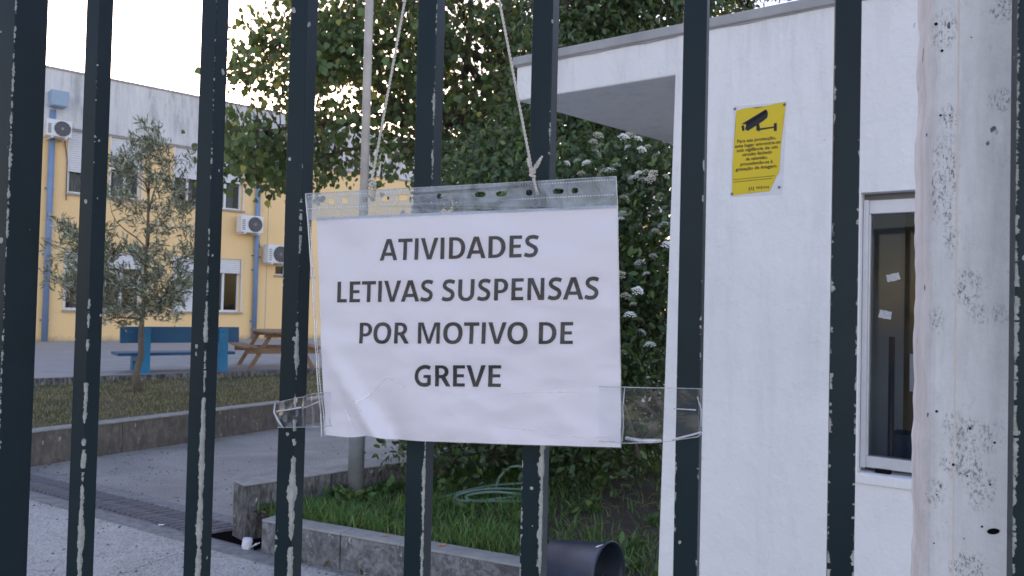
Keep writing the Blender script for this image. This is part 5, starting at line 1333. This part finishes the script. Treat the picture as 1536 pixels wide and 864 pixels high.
# --- grass
def blades(name, pts, hs, width, base, var, alt, pa, lean=.5, seg=3):
    n = len(pts); q = rng.random(n)*2*math.pi; d = np.stack([np.cos(q), np.sin(q), 0*q], 1); s = np.stack([-np.sin(q), np.cos(q), 0*q], 1)
    ln = lean*(.3+rng.random(n)); V = []
    for k in range(seg):
        f = k/seg; c = pts+d*(hs*ln*f**1.8)[:, None]+np.array([0, 0, 1])*(hs*(f-.25*ln*f*f))[:, None]; w_ = width*(1-f*.75)
        V += [c-s*w_[:, None], c+s*w_[:, None]]
    V.append(pts+d*(hs*ln)[:, None]+np.array([0, 0, 1])*(hs*(1-.25*ln))[:, None])
    V = np.stack(V, 1); nv = 2*seg+1; tf = []
    for k in range(seg-1): a = 2*k; tf += [(a, a+1, a+3), (a, a+3, a+2)]
    tf.append((2*seg-2, 2*seg-1, 2*seg)); F = (np.arange(n)*nv)[:, None, None]+np.array(tf)[None]
    T = np.repeat(cols(n, base, var, alt, pa), nv, axis=0)
    o = arr_mesh(name, V.reshape(-1, 3), F.reshape(-1, 3), M_GRASS, None, T)
    return o
# lush planter grass
P = []; 
x0, x1 = -2.4, 3.0; y0, y1 = 2.9, 8.5
while len(P) < 17000:
    x = x0+(x1-x0)*rng.random(); y = y0+(y1-y0)*rng.random()**1.4
    if not inpoly(x, y, soil_poly): continue
    v = Vector((x, y, .185))
    pr = 1.0; c_ = CM.inverted() @ v; px_ = 768-FPX*c_.x/c_.z; py_ = 432+FPX*c_.y/c_.z
    if px_ > 815 and rng.random() < .72: continue
    if px_ > 905 and py_ > 715 and py_ < 800 and rng.random() < .85: continue
    if rng.random() > .35+1.3*max(0, mnoise.noise(Vector((x*2.5, y*2.5, 0)))+.4): continue
    P.append((x, y, .183))
P = np.array(P)
hs = (.05+.085*rng.random(len(P)))*(.75+.5*np.array([max(-.3, mnoise.noise(Vector((p[0]*3, p[1]*3, 5)))) for p in P]))
o = blades('green_grass', P, hs, .0028+.0022*rng.random(len(P)), (.12, .25, .060), .55, (.30, .32, .14), .12, .9)
tag(o, 'lush green grass filling the planter behind the low kerb', 'grass', kind='stuff')
wc = []
while len(wc) < 70:
    x = x0+(x1-x0)*rng.random(); y = y0+(y1-y0)*rng.random()**1.4
    if inpoly(x, y, soil_poly): wc.append((x, y, .20))
for px_, py_ in ((500, 742), (512, 738), (548, 744), (560, 738), (575, 735), (520, 748), (585, 730)): wc.append(tuple(onz(px_, py_, .22)))
wc = np.array(wc); C = np.repeat(wc, 11, axis=0)+rng.normal(size=(len(wc)*11, 3))*np.array([.02, .02, .012]); D = rng.normal(size=C.shape); D[:, 2] = .5+rng.random(len(C))
V, F, T = leaves(C, .05+.045*rng.random(len(C)), OVAL[0], OVAL[1], cols(len(C), (.075, .15, .045), .45, (.16, .22, .08), .15), 1, 0, D)
tag(arr_mesh('weeds', V, F, M_LF_VIB, None, T), 'broad leaved weeds growing among the planter grass', 'weeds', kind='stuff')
# dry leaves blown against the kerbs and walls
lc = []
for k in range(150):
    f = rng.random(); q = p1.lerp(p2, f) if k % 3 == 0 else None
    if q is not None: lc.append((q.x-vpn.x*(.02+.12*rng.random()**2), q.y-vpn.y*(.02+.12*rng.random()**2), .20))
    elif k % 3 == 1: v = q1+ud*(f*1.7-.2)-un*(.02+.18*rng.random()**2); lc.append((v.x, v.y, .010))
    else: v = Wq(WL0+4+(WL1-WL0-7)*f, -.02-.3*rng.random()**2.5, .010); lc.append((v.x, v.y, .010))
C = np.array(lc); V, F, T = leaves(C, .018+.03*rng.random(len(C)), OVAL[0], OVAL[1], cols(len(C), (.17, .11, .06), .5, (.30, .24, .12), .3), 6)
tag(arr_mesh('dry_leaves', V, F, M_LF_VIB, None, T), 'small dry leaves gathered along the kerbs and the brown wall', 'dry leaves', kind='stuff')
# dry lawn
n = 60000; u = rng.random(n); f = rng.random(n)**.9; P = []
A = np.array(Wq(WL0, .16, .30)); B = np.array(Wq(WL1, .16, .30)); Cc = np.array(Kq(-6, 0, ZT-.075)); Dd = np.array(Kq(KL+6, 0, ZT-.075))
S0 = A[None]+(B-A)[None]*u[:, None]; S1 = Cc[None]+(Dd-Cc)[None]*u[:, None]; P = S0+(S1-S0)*f[:, None]
zz = np.array([.035*mnoise.noise(Vector((p[0]*1.5, p[1]*1.5, 0))) for p in P])*np.sin(np.pi*f)+.02*np.sin(np.pi*f); P[:, 2] += zz-.003
dens = np.array([mnoise.noise(Vector((p[0]*1.1, p[1]*1.1, 2)))+.5*mnoise.noise(Vector((p[0]*4, p[1]*4, 2))) for p in P])
kp_ = rng.random(n) < np.clip(.55+1.0*dens+.35*(1-f), .12, 1); P = P[kp_]; dk = dens[kp_]; fk = f[kp_]
hs = .022+.035*rng.random(len(P))
o = blades('dry_grass', P, hs, .0035+.002*rng.random(len(P)), (.14, .165, .07), .5, (.42, .35, .22), .5, .9, 2)
tag(o, 'short patchy half dry grass behind the brown wall', 'grass', kind='stuff')
# fallen twigs and litter on the bare soil, pebbles on the asphalt
mb_ = MB()
for k in range(90):
    p = onz(random.uniform(835, 1000), random.uniform(715, 830), .19); q = random.random()*3.14; L_ = random.uniform(.04, .16)
    d_ = Vector((math.cos(q), math.sin(q), random.uniform(-.02, .18)))*L_; mb_.tube([p, p+d_*.5+Vector((0, 0, .006)), p+d_], .0022, 4)
tag(mb_.build('dry_twigs', simple('dry_straw', (.26, .20, .12), (.16, .12, .07), 20, .9), fix=False), 'scattered dry twigs on the bare soil by the booth corner', 'twigs', kind='stuff')
mb_ = MB()
for k in range(420):
    if k < 340: px_, py_ = random.uniform(45, 600), random.uniform(640, 790)
    else: px_, py_ = random.uniform(45, 600), random.uniform(790, 864)
    p = onz(px_, py_, .004); s_ = random.uniform(.004, .011)
    vs = [p+Vector((s_*math.cos(q)*random.uniform(.7, 1.2), s_*math.sin(q)*random.uniform(.7, 1.2), 0)) for q in [k2*math.pi/3 for k2 in range(6)]]+[p+Vector((0, 0, s_*.8))]
    mb_.add(vs, [(i, (i+1) % 6, 6) for i in range(6)])
tag(mb_.build('grit', simple('dark_grit', (.05, .05, .05), (.2, .19, .18), 3, .9), fix=False), 'loose grit scattered over the driveway', 'grit', kind='stuff')
print('planned objects', len(bpy.data.objects))
